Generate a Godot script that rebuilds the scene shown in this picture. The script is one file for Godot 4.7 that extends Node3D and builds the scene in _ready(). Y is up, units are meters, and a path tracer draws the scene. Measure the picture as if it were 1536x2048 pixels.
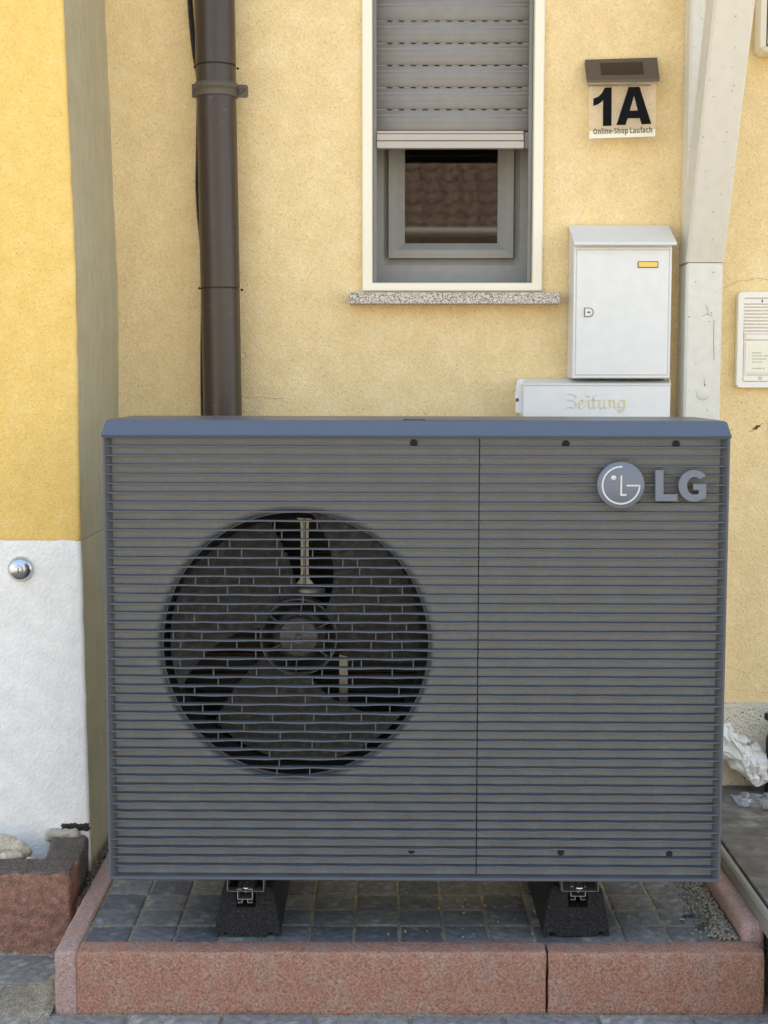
extends Node3D
# A heat pump on rubber feet in front of an ochre house wall, in open shade.
# y up, metres; the recessed house wall is the plane z = 0, the camera looks towards -z.

const CAM := Vector3(0.0, 1.3724, 4.0)
const FOCAL := 2900.0          # pixels of the 1536 x 2048 photograph
const PITCH := 0.09933         # radians, downwards

var rng := RandomNumberGenerator.new()
var lump := FastNoiseLite.new()
var M := {}
var used := {}

# ---------------------------------------------------------------- pixels to places
func ray(px: float, py: float) -> Vector3:
	var u := (px - 768.0) / FOCAL
	var v := (py - 1024.0) / FOCAL
	return Vector3(u, -(sin(PITCH) + v * cos(PITCH)), -(cos(PITCH) - v * sin(PITCH)))

func on_z(px: float, py: float, z: float) -> Vector3:      # where the ray meets an upright plane
	var r := ray(px, py)
	return CAM + r * ((z - CAM.z) / r.z)

func on_y(px: float, py: float, y: float) -> Vector3:      # where it meets a level plane
	var r := ray(px, py)
	return CAM + r * ((y - CAM.y) / r.y)

func on_local(t: Transform3D, px: float, py: float, z: float) -> Vector3:   # where it meets the plane z of a thing's own axes
	var inv := t.affine_inverse()
	var o := inv * CAM
	var d := inv.basis * ray(px, py)
	return o + d * ((z - o.z) / d.z)

# ---------------------------------------------------------------- nodes
func numbered(called: String) -> String:
	if not used.has(called):
		used[called] = 0
		return called
	used[called] += 1
	return "%s_%03d" % [called, used[called]]

func thing(called: String, label: String, category: String, at := Vector3.ZERO, group := "") -> Node3D:
	var o := Node3D.new()
	o.name = numbered(called)
	add_child(o)
	o.position = at
	tag(o, label, category, group)
	return o

func tag(o: Node, label: String, category: String, group := "") -> Node:
	o.set_meta("label", label)
	o.set_meta("category", category)
	if group != "":
		o.set_meta("group", group)
	return o

func structure(called: String, at := Vector3.ZERO) -> Node3D:
	var o := Node3D.new()
	o.name = numbered(called)
	add_child(o)
	o.position = at
	o.set_meta("kind", "structure")
	return o

func put(called: String, mesh: Mesh, m: Material, parent: Node = null, at := Vector3.ZERO) -> MeshInstance3D:
	var o := MeshInstance3D.new()
	o.mesh = mesh
	if m != null:
		o.material_override = m
	if parent == null:
		o.name = numbered(called)
		add_child(o)
	else:
		o.name = called
		parent.add_child(o, true)
	o.position = at
	return o

# ---------------------------------------------------------------- mesh helpers
func st_new(smooth := true) -> SurfaceTool:
	var st := SurfaceTool.new()
	st.begin(Mesh.PRIMITIVE_TRIANGLES)
	st.set_smooth_group(0 if smooth else -1)
	return st

func done(st: SurfaceTool) -> ArrayMesh:
	st.generate_normals()
	return st.commit()

func tri(st: SurfaceTool, a: Vector3, b: Vector3, c: Vector3, out := Vector3.ZERO) -> void:
	if out != Vector3.ZERO and (a - c).cross(a - b).dot(out) < 0.0:
		st.add_vertex(a); st.add_vertex(c); st.add_vertex(b)
	else:
		st.add_vertex(a); st.add_vertex(b); st.add_vertex(c)

func quad(st: SurfaceTool, a: Vector3, b: Vector3, c: Vector3, d: Vector3, out := Vector3.ZERO) -> void:
	tri(st, a, b, c, out)
	tri(st, a, c, d, out)

# box with bevelled edges
func box(st: SurfaceTool, c: Vector3, size: Vector3, b := 0.002, basis := Basis.IDENTITY) -> void:
	var h := size * 0.5
	b = min(b, min(h.x, min(h.y, h.z)) * 0.9)
	for ix in [-1, 0, 1]:
		for iy in [-1, 0, 1]:
			for iz in [-1, 0, 1]:
				var d := Vector3(ix, iy, iz)
				var n: int = abs(ix) + abs(iy) + abs(iz)
				if n == 0:
					continue
				var pts: Array[Vector3] = []
				if n == 1:
					var a1 := 1 if ix != 0 else 0
					var a2 := 2 if iz == 0 else 1
					if ix != 0:
						a1 = 1; a2 = 2
					elif iy != 0:
						a1 = 0; a2 = 2
					else:
						a1 = 0; a2 = 1
					for s in [[-1, -1], [1, -1], [1, 1], [-1, 1]]:
						var p := d * h
						p[a1] = s[0] * (h[a1] - b)
						p[a2] = s[1] * (h[a2] - b)
						pts.append(p)
				elif n == 2:
					var free := 0 if ix == 0 else (1 if iy == 0 else 2)
					var k1 := (free + 1) % 3
					var k2 := (free + 2) % 3
					for s in [[-1, 0], [1, 0], [1, 1], [-1, 1]]:
						var p := Vector3.ZERO
						p[free] = s[0] * (h[free] - b)
						p[k1] = d[k1] * (h[k1] - (b if s[1] == 0 else 0.0))
						p[k2] = d[k2] * (h[k2] - (0.0 if s[1] == 0 else b))
						pts.append(p)
				else:
					for k in 3:
						var p := Vector3.ZERO
						for q in 3:
							p[q] = d[q] * (h[q] - (0.0 if q == k else b))
						pts.append(p)
				var o := basis * d
				if pts.size() == 4:
					quad(st, c + basis * pts[0], c + basis * pts[1], c + basis * pts[2], c + basis * pts[3], o)
				else:
					tri(st, c + basis * pts[0], c + basis * pts[1], c + basis * pts[2], o)

func box_mesh(size: Vector3, b := 0.002) -> ArrayMesh:
	var st := st_new(false)
	box(st, Vector3.ZERO, size, b)
	return done(st)

func boxes(list: Array, b := 0.002) -> ArrayMesh:      # [[centre, size], ...]
	var st := st_new(false)
	for l in list:
		box(st, l[0], l[1], b)
	return done(st)

# box with rounded, uneven surface; cuts are how many pieces each axis has
func rough_box(size: Vector3, r: float, amp: float, freq: float, cuts := Vector3i(3, 3, 3), shift := Vector3.ZERO) -> ArrayMesh:
	var st := st_new(true)
	var h := size * 0.5
	var ticks := []
	for k in 3:
		var l := [-h[k], -h[k] + r * 0.45]
		var n: int = max(1, cuts[k])
		for q in range(0, n + 1):
			l.append(lerp(-h[k] + r, h[k] - r, float(q) / n))
		l.append(h[k] - r * 0.45)
		l.append(h[k])
		ticks.append(l)
	var place := func(p: Vector3) -> Vector3:
		var inner := p.clamp(-(h - Vector3.ONE * r), h - Vector3.ONE * r)
		var dir := (p - inner)
		dir = dir.normalized() if dir.length() > 1e-6 else Vector3.UP
		var q := inner + dir * r
		var s := (q + shift) * freq
		return q + dir * amp * (lump.get_noise_3d(s.x, s.y, s.z) + 0.5 * lump.get_noise_3d(s.x * 2.7 + 31.0, s.y * 2.7, s.z * 2.7))
	for k in 3:
		var a := (k + 1) % 3
		var b := (k + 2) % 3
		for side in [-1.0, 1.0]:
			var o := Vector3.ZERO
			o[k] = side
			for i in ticks[a].size() - 1:
				for j in ticks[b].size() - 1:
					var c := []
					for e in [[0, 0], [1, 0], [1, 1], [0, 1]]:
						var p := Vector3.ZERO
						p[k] = side * h[k]
						p[a] = ticks[a][i + e[0]]
						p[b] = ticks[b][j + e[1]]
						c.append(place.call(p))
					quad(st, c[0], c[1], c[2], c[3], o)
	return done(st)

# profile (r, y) turned round the y axis
func lathe(st: SurfaceTool, profile: Array, n := 32, c := Vector3.ZERO, basis := Basis.IDENTITY) -> void:
	for i in profile.size() - 1:
		for k in n:
			var a0 := TAU * k / n
			var a1 := TAU * (k + 1) / n
			var p0: Vector2 = profile[i]
			var p1: Vector2 = profile[i + 1]
			var v := [Vector3(cos(a0) * p0.x, p0.y, sin(a0) * p0.x), Vector3(cos(a1) * p0.x, p0.y, sin(a1) * p0.x), Vector3(cos(a1) * p1.x, p1.y, sin(a1) * p1.x), Vector3(cos(a0) * p1.x, p1.y, sin(a0) * p1.x)]
			var am := (a0 + a1) * 0.5
			var t := p1 - p0
			var o := Vector3(cos(am) * t.y, -t.x, sin(am) * t.y)
			if o.length() < 1e-9:
				continue
			for q in 4:
				v[q] = c + basis * v[q]
			o = basis * o
			if p0.x > 1e-6:
				tri(st, v[0], v[1], v[2], o)
			if p1.x > 1e-6:
				tri(st, v[0], v[2], v[3], o)

const FACING := Basis(Vector3(1, 0, 0), Vector3(0, 0, 1), Vector3(0, -1, 0))   # turns the lathe's y axis to +z

func lathe_mesh(profile: Array, n := 32, basis := Basis.IDENTITY, smooth := true) -> ArrayMesh:
	var st := st_new(smooth)
	lathe(st, profile, n, Vector3.ZERO, basis)
	return done(st)

# round bar along a path of points; radius may be a Callable of the running length
func tube(st: SurfaceTool, pts: Array, radius, n := 10, caps := true) -> void:
	var rings := []
	var run := 0.0
	for i in pts.size():
		var t: Vector3 = (pts[min(i + 1, pts.size() - 1)] - pts[max(i - 1, 0)]).normalized()
		var side := t.cross(Vector3(0.31, 0.12, 0.94)).normalized()
		var up := side.cross(t)
		if i > 0:
			run += (pts[i] - pts[i - 1]).length()
		var r: float = radius.call(run) if radius is Callable else float(radius)
		var ring := []
		for k in n:
			var a := TAU * k / n
			ring.append(pts[i] + (side * cos(a) + up * sin(a)) * r)
		rings.append(ring)
	for i in rings.size() - 1:
		for k in n:
			var q := (k + 1) % n
			var mid: Vector3 = (pts[i] + pts[i + 1]) * 0.5
			quad(st, rings[i][k], rings[i][q], rings[i + 1][q], rings[i + 1][k], (rings[i][k] + rings[i + 1][q]) * 0.5 - mid)
	if caps:
		st.set_smooth_group(-1)
		for e in [0, rings.size() - 1]:
			var o: Vector3 = pts[0] - pts[1] if e == 0 else pts[-1] - pts[-2]
			for k in n:
				tri(st, pts[e], rings[e][k], rings[e][(k + 1) % n], o)
		st.set_smooth_group(0)

# flat outline (x, y) given thickness along z, front face at z = front
func plate(st: SurfaceTool, outline: PackedVector2Array, front: float, back: float) -> void:
	var ix := Geometry2D.triangulate_polygon(outline)
	for k in range(0, ix.size(), 3):
		for f in [[front, Vector3.BACK], [back, Vector3.FORWARD]]:
			var v := []
			for q in 3:
				v.append(Vector3(outline[ix[k + q]].x, outline[ix[k + q]].y, f[0]))
			tri(st, v[0], v[1], v[2], f[1])
	var area := 0.0
	for k in outline.size():
		area += outline[k].cross(outline[(k + 1) % outline.size()])
	for k in outline.size():
		var a := outline[k]
		var b := outline[(k + 1) % outline.size()]
		var o := Vector3(b.y - a.y, a.x - b.x, 0) * signf(area)
		quad(st, Vector3(a.x, a.y, front), Vector3(b.x, b.y, front), Vector3(b.x, b.y, back), Vector3(a.x, a.y, back), o)

func plate_mesh(outline: PackedVector2Array, front: float, back: float) -> ArrayMesh:
	var st := st_new(false)
	plate(st, outline, front, back)
	return done(st)

func round_rect(x0: float, y0: float, x1: float, y1: float, r: float, n := 5) -> PackedVector2Array:
	var out := PackedVector2Array()
	for c in [[x1 - r, y1 - r, 0.0], [x0 + r, y1 - r, 90.0], [x0 + r, y0 + r, 180.0], [x1 - r, y0 + r, 270.0]]:
		for k in n + 1:
			var a := deg_to_rad(c[2] + 90.0 * k / n)
			out.append(Vector2(c[0] + cos(a) * r, c[1] + sin(a) * r))
	return out

# profile of (y, z) points swept along x
func sweep_x(st: SurfaceTool, profile: Array, x0: float, x1: float, closed := true, caps := true) -> void:
	var mid := Vector2.ZERO
	for p in profile:
		mid += p
	mid /= profile.size()
	var n := profile.size() if closed else profile.size() - 1
	for k in n:
		var a: Vector2 = profile[k]
		var b: Vector2 = profile[(k + 1) % profile.size()]
		var m := (a + b) * 0.5 - mid
		quad(st, Vector3(x0, a.x, a.y), Vector3(x1, a.x, a.y), Vector3(x1, b.x, b.y), Vector3(x0, b.x, b.y), Vector3(0, m.x, m.y))
	if caps and closed:
		var ol := PackedVector2Array(profile)
		var ix := Geometry2D.triangulate_polygon(ol)
		for k in range(0, ix.size(), 3):
			for e in [[x0, Vector3.LEFT], [x1, Vector3.RIGHT]]:
				tri(st, Vector3(e[0], ol[ix[k]].x, ol[ix[k]].y), Vector3(e[0], ol[ix[k + 1]].x, ol[ix[k + 1]].y), Vector3(e[0], ol[ix[k + 2]].x, ol[ix[k + 2]].y), e[1])

# rings of rectangles [x0, x1, y0, y1, z], each joined to the next (mitred frames)
func rect_rings(st: SurfaceTool, rings: Array) -> void:
	for i in rings.size() - 1:
		var a: Array = rings[i]
		var b: Array = rings[i + 1]
		var ca := [Vector3(a[0], a[2], a[4]), Vector3(a[1], a[2], a[4]), Vector3(a[1], a[3], a[4]), Vector3(a[0], a[3], a[4])]
		var cb := [Vector3(b[0], b[2], b[4]), Vector3(b[1], b[2], b[4]), Vector3(b[1], b[3], b[4]), Vector3(b[0], b[3], b[4])]
		for k in 4:
			var q := (k + 1) % 4
			st.set_smooth_group(-1)
			quad(st, ca[k], ca[q], cb[q], cb[k], Vector3(0, 0, 1) + 0.01 * (Vector3((a[0] + a[1]) * 0.5, (a[2] + a[3]) * 0.5, 0) - ca[k]).normalized())

# uneven upright sheet facing +z
func wall_sheet(st: SurfaceTool, x0: float, x1: float, y0: float, y1: float, z: float, cell := 0.05, amp := 0.0016) -> void:
	var nx: int = max(1, ceili((x1 - x0) / cell))
	var ny: int = max(1, ceili((y1 - y0) / cell))
	for i in nx:
		for j in ny:
			var c := []
			for e in [[0, 0], [1, 0], [1, 1], [0, 1]]:
				var x: float = lerp(x0, x1, float(i + e[0]) / nx)
				var y: float = lerp(y0, y1, float(j + e[1]) / ny)
				c.append(Vector3(x, y, z + amp * (lump.get_noise_2d(x * 60.0, y * 60.0) + 1.6 * lump.get_noise_2d(x * 17.0 + 50.0, y * 17.0))))
			quad(st, c[0], c[1], c[2], c[3], Vector3.BACK)

func uneven(pts: Array, amp: float) -> Array:
	var out := []
	for p in pts:
		out.append(p + Vector3(rng.randf_range(-amp, amp), rng.randf_range(-amp, amp), rng.randf_range(-amp, amp)))
	return out

# ---------------------------------------------------------------- textures and materials
func noise_image(n: int, freq: float, seed_: int, oct := 3, kind := FastNoiseLite.TYPE_SIMPLEX_SMOOTH) -> Image:
	var f := FastNoiseLite.new()
	f.noise_type = kind
	f.seed = seed_
	f.frequency = freq
	f.fractal_octaves = oct
	if kind == FastNoiseLite.TYPE_CELLULAR:
		f.fractal_type = FastNoiseLite.FRACTAL_NONE
	return f.get_seamless_image(n, n)

# even grain without direction: random values on a coarse grid, smoothly enlarged
func grains(n: int, cell: float, seed_: int) -> PackedFloat32Array:
	var g := RandomNumberGenerator.new()
	g.seed = seed_
	var m := int(n / cell)
	var d := PackedByteArray()
	d.resize(m * m)
	for k in m * m:
		d[k] = g.randi() % 256
	var im := Image.create_from_data(m, m, false, Image.FORMAT_L8, d)
	im.resize(n, n, Image.INTERPOLATE_CUBIC)
	im.convert(Image.FORMAT_RF)
	return im.get_data().to_float32_array()

func lums(im: Image) -> PackedFloat32Array:
	im.convert(Image.FORMAT_RF)
	return im.get_data().to_float32_array()

# colour image from a function of the running index; f returns a linear Color
func colour_tex(n: int, f: Callable) -> ImageTexture:
	var d := PackedByteArray()
	d.resize(n * n * 3)
	for k in n * n:
		var c: Color = f.call(k)
		d[k * 3] = int(clampf(c.r, 0.0, 1.0) * 255.0)
		d[k * 3 + 1] = int(clampf(c.g, 0.0, 1.0) * 255.0)
		d[k * 3 + 2] = int(clampf(c.b, 0.0, 1.0) * 255.0)
	return ImageTexture.create_from_image(Image.create_from_data(n, n, false, Image.FORMAT_RGB8, d))

func grey_tex(n: int, f: Callable) -> ImageTexture:
	var d := PackedByteArray()
	d.resize(n * n)
	for k in n * n:
		d[k] = int(clampf(f.call(k), 0.0, 1.0) * 255.0)
	return ImageTexture.create_from_image(Image.create_from_data(n, n, false, Image.FORMAT_L8, d))

func mat(c: Color, rough := 0.8, metal := 0.0) -> StandardMaterial3D:
	var m := StandardMaterial3D.new()
	m.albedo_color = c
	m.roughness = rough
	m.metallic = metal
	m.cull_mode = BaseMaterial3D.CULL_DISABLED
	return m

# texture laid on three planes; size = metres that one tile covers
func laid(m: StandardMaterial3D, size: float, col: Texture2D = null, relief: Texture2D = null, depth_cm := 0.1, world := true, off := Vector3.ZERO) -> StandardMaterial3D:
	m.uv1_triplanar = true
	m.uv1_world_triplanar = world
	m.uv1_scale = Vector3.ONE / size
	m.uv1_offset = off
	if col != null:
		m.albedo_texture = col
	if relief != null:
		m.heightmap_enabled = true
		m.heightmap_texture = relief
		m.heightmap_scale = depth_cm
	return m

func srgb(r: float, g: float, b: float) -> Color:
	return Color(r / 255.0, g / 255.0, b / 255.0)

func make_materials() -> void:
	var n := 1024
	# stucco: fine grain with small pits, mottled paint
	var a := grains(n, 2.2, 1)
	var b := lums(noise_image(n, 0.012, 2, 4))
	var c := lums(noise_image(n, 0.055, 3, 3))
	var pits := grains(n, 2.9, 4)
	var grain := grey_tex(n, func(k): return 0.45 + 0.30 * a[k] + 0.30 * c[k] - 0.34 * smoothstep(0.66, 0.95, pits[k]))
	var ochre := func(base: Color, k: int, mott: float, pit: float) -> Color:
		var v := 1.0 + mott * (b[k] - 0.5) + 0.07 * (a[k] - 0.5) + 0.05 * (c[k] - 0.5)
		var p := pit * smoothstep(0.76, 0.95, pits[k]) * smoothstep(0.36, 0.62, c[k])
		var o := base * (v * (1.0 - p))
		return o.lerp(Color(o.g, o.g, o.g), 0.10 * clampf((b[k] - 0.5) * 3.0, 0.0, 1.0))
	var t_ochre := colour_tex(n, func(k): return ochre.call(srgb(235, 209, 155), k, 0.07, 0.10))
	var t_bright := colour_tex(n, func(k): return ochre.call(srgb(235, 199, 116), k, 0.07, 0.10))
	M.ochre = laid(mat(Color.WHITE, 0.92), 1.25, t_ochre, grain, 0.19)
	M.bright = laid(mat(Color.WHITE, 0.92), 1.10, t_bright, grain, 0.20, true, Vector3(0.3, 0.1, 0))
	# trowelled side of the pier: smoother, greyer, streaked upright
	var st_ := lums(noise_image(512, 0.02, 9, 4))
	var grit := grains(512, 2.0, 77)
	var skim_row := func(y: int) -> int: return int((y if y < 256 else 511 - y) / 2.5)
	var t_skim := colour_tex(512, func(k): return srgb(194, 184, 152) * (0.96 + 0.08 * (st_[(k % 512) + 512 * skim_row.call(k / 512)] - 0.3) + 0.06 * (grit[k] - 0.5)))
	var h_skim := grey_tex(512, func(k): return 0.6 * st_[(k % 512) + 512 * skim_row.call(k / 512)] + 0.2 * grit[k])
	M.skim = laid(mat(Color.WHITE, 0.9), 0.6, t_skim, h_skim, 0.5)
	# white plinth plaster: roughcast lumps
	var cell := lums(noise_image(512, 0.045, 12, 1, FastNoiseLite.TYPE_CELLULAR))
	var wb := grains(512, 3.6, 13)
	var wc := lums(noise_image(512, 0.014, 14, 3))
	var wb2 := grains(512, 5.0, 15)
	var h_white := grey_tex(512, func(k): return 0.25 * wb[k] + 0.65 * smoothstep(0.42, 0.85, wb2[k]))
	var t_white := colour_tex(512, func(k): return srgb(248, 247, 243) * (0.98 + 0.06 * (wc[k] - 0.5) + 0.05 * (wb[k] - 0.5)))
	M.white_plaster = laid(mat(Color.WHITE, 0.9), 0.50, t_white, h_white, 0.07)
	var t_dirty := colour_tex(512, func(k): return srgb(222, 214, 193) * (0.96 + 0.10 * (wc[k] - 0.5)) * (1.0 - 0.75 * smoothstep(0.84, 0.92, wb[k]) * smoothstep(0.4, 0.6, wc[k])))
	M.dirty_plaster = laid(mat(Color.WHITE, 0.9), 0.45, t_dirty, h_white, 0.2)
	# kerb concrete: coloured aggregate
	var ag := grains(512, 3.2, 21)
	var ag2 := grains(512, 3.6, 22)
	var ag3 := lums(noise_image(512, 0.010, 23, 5))
	var h_ag := grey_tex(512, func(k): return 0.6 * ag[k] + 0.4 * ag2[k])
	var kerb := func(k: int, red: Color, grey: Color, cover: float) -> Color:
		var m := smoothstep(0.36 - cover, 0.9 - cover, ag3[k])
		var o := red.lerp(grey, m * 0.5)
		o = o * (0.86 + 0.28 * ag[k])
		o = o.lerp(srgb(206, 180, 160), 0.30 * smoothstep(0.70, 0.95, ag2[k]))
		return o.lerp(srgb(84, 58, 50), 0.32 * smoothstep(0.74, 0.95, 1.0 - ag2[k]))
	M.kerb_red = laid(mat(Color.WHITE, 0.93), 0.47, colour_tex(512, func(k): return kerb.call(k, srgb(160, 116, 96), srgb(156, 136, 122), 0.0)), h_ag, 0.08)
	M.kerb_pink = laid(mat(Color.WHITE, 0.93), 0.40, colour_tex(512, func(k): return kerb.call(k, srgb(172, 138, 128), srgb(164, 144, 136), 0.2)), h_ag, 0.07, true, Vector3(0.4, 0.2, 0.1))
	var smut := lums(noise_image(512, 0.022, 24, 6))
	M.kerb_old = laid(mat(Color.WHITE, 0.95), 0.36, colour_tex(512, func(k): return (srgb(164, 120, 103) * (0.74 + 0.46 * ag[k])).lerp(srgb(86, 74, 64) * (0.6 + 0.7 * ag2[k]), 0.62 * smoothstep(0.42, 0.78, 0.65 * smut[k] + 0.35 * ag[k]))), h_ag, 0.3)
	M.kerb_sooty = laid(mat(Color.WHITE, 0.95), 0.36, colour_tex(512, func(k): return (srgb(98, 88, 80) * (0.65 + 0.7 * ag[k])).lerp(srgb(150, 118, 104), 0.5 * smoothstep(0.66, 0.78, smut[k]))), h_ag, 0.3)
	# pavers
	var slate := func(k: int, base: Color) -> Color:
		return base * (0.78 + 0.36 * smut[k] + 0.16 * (ag[k] - 0.5)) + Color(0.10, 0.10, 0.09) * smoothstep(0.62, 0.85, ag3[k])
	M.pavers = []
	for q in [[112, 114, 116], [98, 101, 105], [122, 122, 121]]:
		M.pavers.append(laid(mat(Color.WHITE, 0.8), 0.33, colour_tex(512, func(k): return slate.call(k, srgb(q[0], q[1], q[2]))), h_ag, 0.10, true, Vector3(q[0] * 0.37, 0, q[1] * 0.21)))
	M.street_pavers = []
	for q in [[152, 147, 140], [140, 137, 133]]:
		M.street_pavers.append(laid(mat(Color.WHITE, 0.88), 0.33, colour_tex(512, func(k): return slate.call(k, srgb(q[0], q[1], q[2]))), h_ag, 0.14, true, Vector3(q[0] * 0.17, 0, q[1] * 0.31)))
	M.sand = laid(mat(Color.WHITE, 0.97), 0.3, colour_tex(512, func(k): return srgb(166, 156, 136) * (0.66 + 0.5 * ag[k] + 0.2 * (smut[k] - 0.5))), h_ag, 0.25)
	M.gravel = laid(mat(Color.WHITE, 0.95), 0.11, colour_tex(512, func(k): return srgb(150, 140, 124) * (0.65 + 0.6 * smut[k])), null)
	# granite
	M.granite = laid(mat(Color.WHITE, 0.45), 0.36, colour_tex(512, func(k): return srgb(214, 204, 190).lerp(srgb(70, 68, 66), 0.7 * smoothstep(0.56, 0.76, ag2[k])).lerp(srgb(160, 140, 122), 0.6 * smoothstep(0.62, 0.7, ag[k]))), null)
	# rubber granulate
	M.rubber = laid(mat(Color.WHITE, 0.8), 0.42, colour_tex(512, func(k): return srgb(27, 26, 28) * (0.35 + 1.1 * ag[k]) + Color(0.15, 0.15, 0.16) * smoothstep(0.82, 1.0, ag2[k])), h_ag, 0.45)
	# porch tile
	M.tile = laid(mat(Color.WHITE, 0.75), 0.8, colour_tex(512, func(k): return srgb(112, 106, 98) * (0.75 + 0.45 * smut[k]) + Color(0.16, 0.155, 0.14) * smoothstep(0.55, 0.8, ag3[k]) * smut[k]), h_ag, 0.05)
	# painted timber
	var tw := lums(noise_image(512, 0.03, 31, 3))
	var specks := lums(noise_image(512, 0.06, 32, 2))
	var h_wood := grey_tex(512, func(k): return tw[(k % 512) + 512 * (((k / 512) / 9) % 512)])
	M.timber = laid(mat(Color.WHITE, 0.6), 0.45, colour_tex(512, func(k): return srgb(226, 222, 208) * (0.97 + 0.05 * (smut[k] - 0.5)) * (1.0 - 0.45 * smoothstep(0.905, 0.93, specks[k]))), h_wood, 0.10)
	# plain paints, metals and plastics
	var dust := lums(noise_image(512, 0.02, 41, 4))
	var t_pump := colour_tex(512, func(k): return srgb(113, 117, 121) * (0.96 + 0.10 * (dust[k] - 0.5) + 0.05 * (ag2[k] - 0.5)))
	var r_pump := grey_tex(512, func(k): return 0.40 + 0.20 * dust[k])
	M.pump = laid(mat(Color.WHITE, 1.0), 0.7, t_pump, null, 0.0, false)
	M.pump.roughness_texture = r_pump
	M.slate = laid(mat(srgb(94, 97, 101), 0.6), 0.7, null, null, 0.0, false)  # the panel paint darkened: shade between the slats put into the colour
	M.slate.metallic_specular = 0.3
	M.cover = laid(mat(srgb(80, 89, 104), 0.38), 0.7, null, null, 0.0, false)  # the same paint made bluer: sky reflection put into the colour
	M.black = mat(srgb(30, 30, 31), 0.55)
	M.blade = laid(mat(Color.WHITE, 0.8), 0.28, colour_tex(512, func(k): return srgb(46, 46, 45) * (0.7 + 0.6 * dust[k]) + Color(0.10, 0.095, 0.085) * smoothstep(0.50, 0.85, smut[k])), null, 0.0, false)
	M.hub = mat(srgb(84, 83, 82), 0.4)
	M.zinc = laid(mat(srgb(140, 140, 137), 0.42, 0.6), 0.3)
	M.chrome = mat(srgb(205, 205, 205), 0.14, 1.0)
	M.satin = mat(srgb(200, 202, 204), 0.24, 1.0)
	M.alu = mat(srgb(202, 203, 204), 0.35, 0.9)
	M.coil = mat(srgb(40, 38, 36), 0.6, 0.2)
	M.copper = mat(srgb(64, 50, 42), 0.6, 0.4)
	M.badge = mat(srgb(106, 112, 124), 0.42)
	M.badge_line = mat(srgb(206, 203, 200), 0.4)
	M.gutter_dark = mat(srgb(46, 42, 38), 0.7)
	M.pipe = laid(mat(Color.WHITE, 0.36), 0.8, colour_tex(512, func(k): return srgb(64, 51, 42) * (0.95 + 0.10 * (dust[k] - 0.5)) + Color(0.14, 0.13, 0.12) * smoothstep(0.86, 0.93, specks[k])), null, 0.0, false)
	M.clamp = mat(srgb(88, 80, 68), 0.55)
	M.trim = mat(srgb(240, 233, 212), 0.4)
	M.pvc = laid(mat(Color.WHITE, 0.5), 0.5, colour_tex(512, func(k): return srgb(148, 147, 141) * (0.98 + 0.05 * (tw[k] - 0.5))), null)
	M.shutter = laid(mat(Color.WHITE, 0.52), 0.5, colour_tex(512, func(k): return srgb(140, 136, 131) * (0.97 + 0.07 * (dust[k] - 0.5))), null)
	M.bar = mat(srgb(184, 176, 166), 0.4)
	M.box_white = laid(mat(Color.WHITE, 0.42), 0.5, colour_tex(512, func(k): return srgb(228, 228, 224) * (0.985 + 0.03 * (dust[k] - 0.5))), null)
	M.brass = mat(srgb(232, 196, 104), 0.35, 0.2)
	M.shaded_white = mat(srgb(206, 206, 200), 0.5)  # white letter made grey: shading of its raised edges put into the colour
	M.gold_paint = mat(srgb(214, 202, 152), 0.5)
	M.steel_dark = mat(srgb(104, 94, 82), 0.45, 0.5)
	M.solar = mat(srgb(42, 34, 32), 0.18)
	M.ink = mat(srgb(12, 14, 20), 0.3)
	M.ink.metallic_specular = 0.2
	M.grey_ink = mat(srgb(84, 78, 66), 0.5)
	M.paper = mat(srgb(238, 232, 208), 0.8)
	M.intercom = mat(srgb(236, 231, 220), 0.4)
	M.intercom_dark = mat(srgb(128, 118, 102), 0.6)
	M.acrylic = mat(Color(1.0, 1.0, 0.97, 0.09), 0.04)
	M.acrylic.transparency = BaseMaterial3D.TRANSPARENCY_ALPHA
	M.film = mat(Color(0.85, 0.86, 0.88, 0.34), 0.18)
	M.film.transparency = BaseMaterial3D.TRANSPARENCY_ALPHA
	M.glass = mat(Color(0.02, 0.02, 0.02, 0.35), 0.02)
	M.glass.transparency = BaseMaterial3D.TRANSPARENCY_ALPHA
	M.glass.metallic_specular = 1.0
	M.room = mat(srgb(70, 66, 62), 0.9)
	M.bag = mat(srgb(236, 233, 224), 0.7)
	M.bag.backlight_enabled = true
	M.bag.backlight = Color(0.4, 0.4, 0.38)
	M.pebble = laid(mat(Color.WHITE, 0.8), 0.14, colour_tex(512, func(k): return srgb(196, 188, 172) * (0.72 + 0.5 * smut[k]) + Color(0.03, 0.0, -0.04) * ag3[k]), null)
	M.mortar = laid(mat(srgb(190, 182, 166), 0.95), 0.2, null, h_ag, 0.3)
	M.edging = laid(mat(srgb(142, 137, 126), 0.8), 0.2, null, h_ag, 0.08)
	M.soil = laid(mat(Color.WHITE, 0.98), 0.2, colour_tex(512, func(k): return srgb(62, 54, 44) * (0.4 + 1.1 * ag[k])), h_ag, 0.5)
	M.roof = laid(mat(Color.WHITE, 0.85), 1.3, colour_tex(512, func(k): return srgb(134, 112, 102) * (0.5 + 0.9 * smut[k])), null)
	M.roof_gutter = mat(srgb(190, 186, 176), 0.5)
	M.house_far = mat(srgb(222, 208, 180), 0.9)
	M.asphalt = laid(mat(Color.WHITE, 0.95), 1.4, colour_tex(512, func(k): return srgb(150, 142, 130) * (0.7 + 0.5 * ag[k])), null)
	M.slot = mat(srgb(38, 34, 32), 0.8)  # painted shade inside holes and slots; also a dark outline

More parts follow.
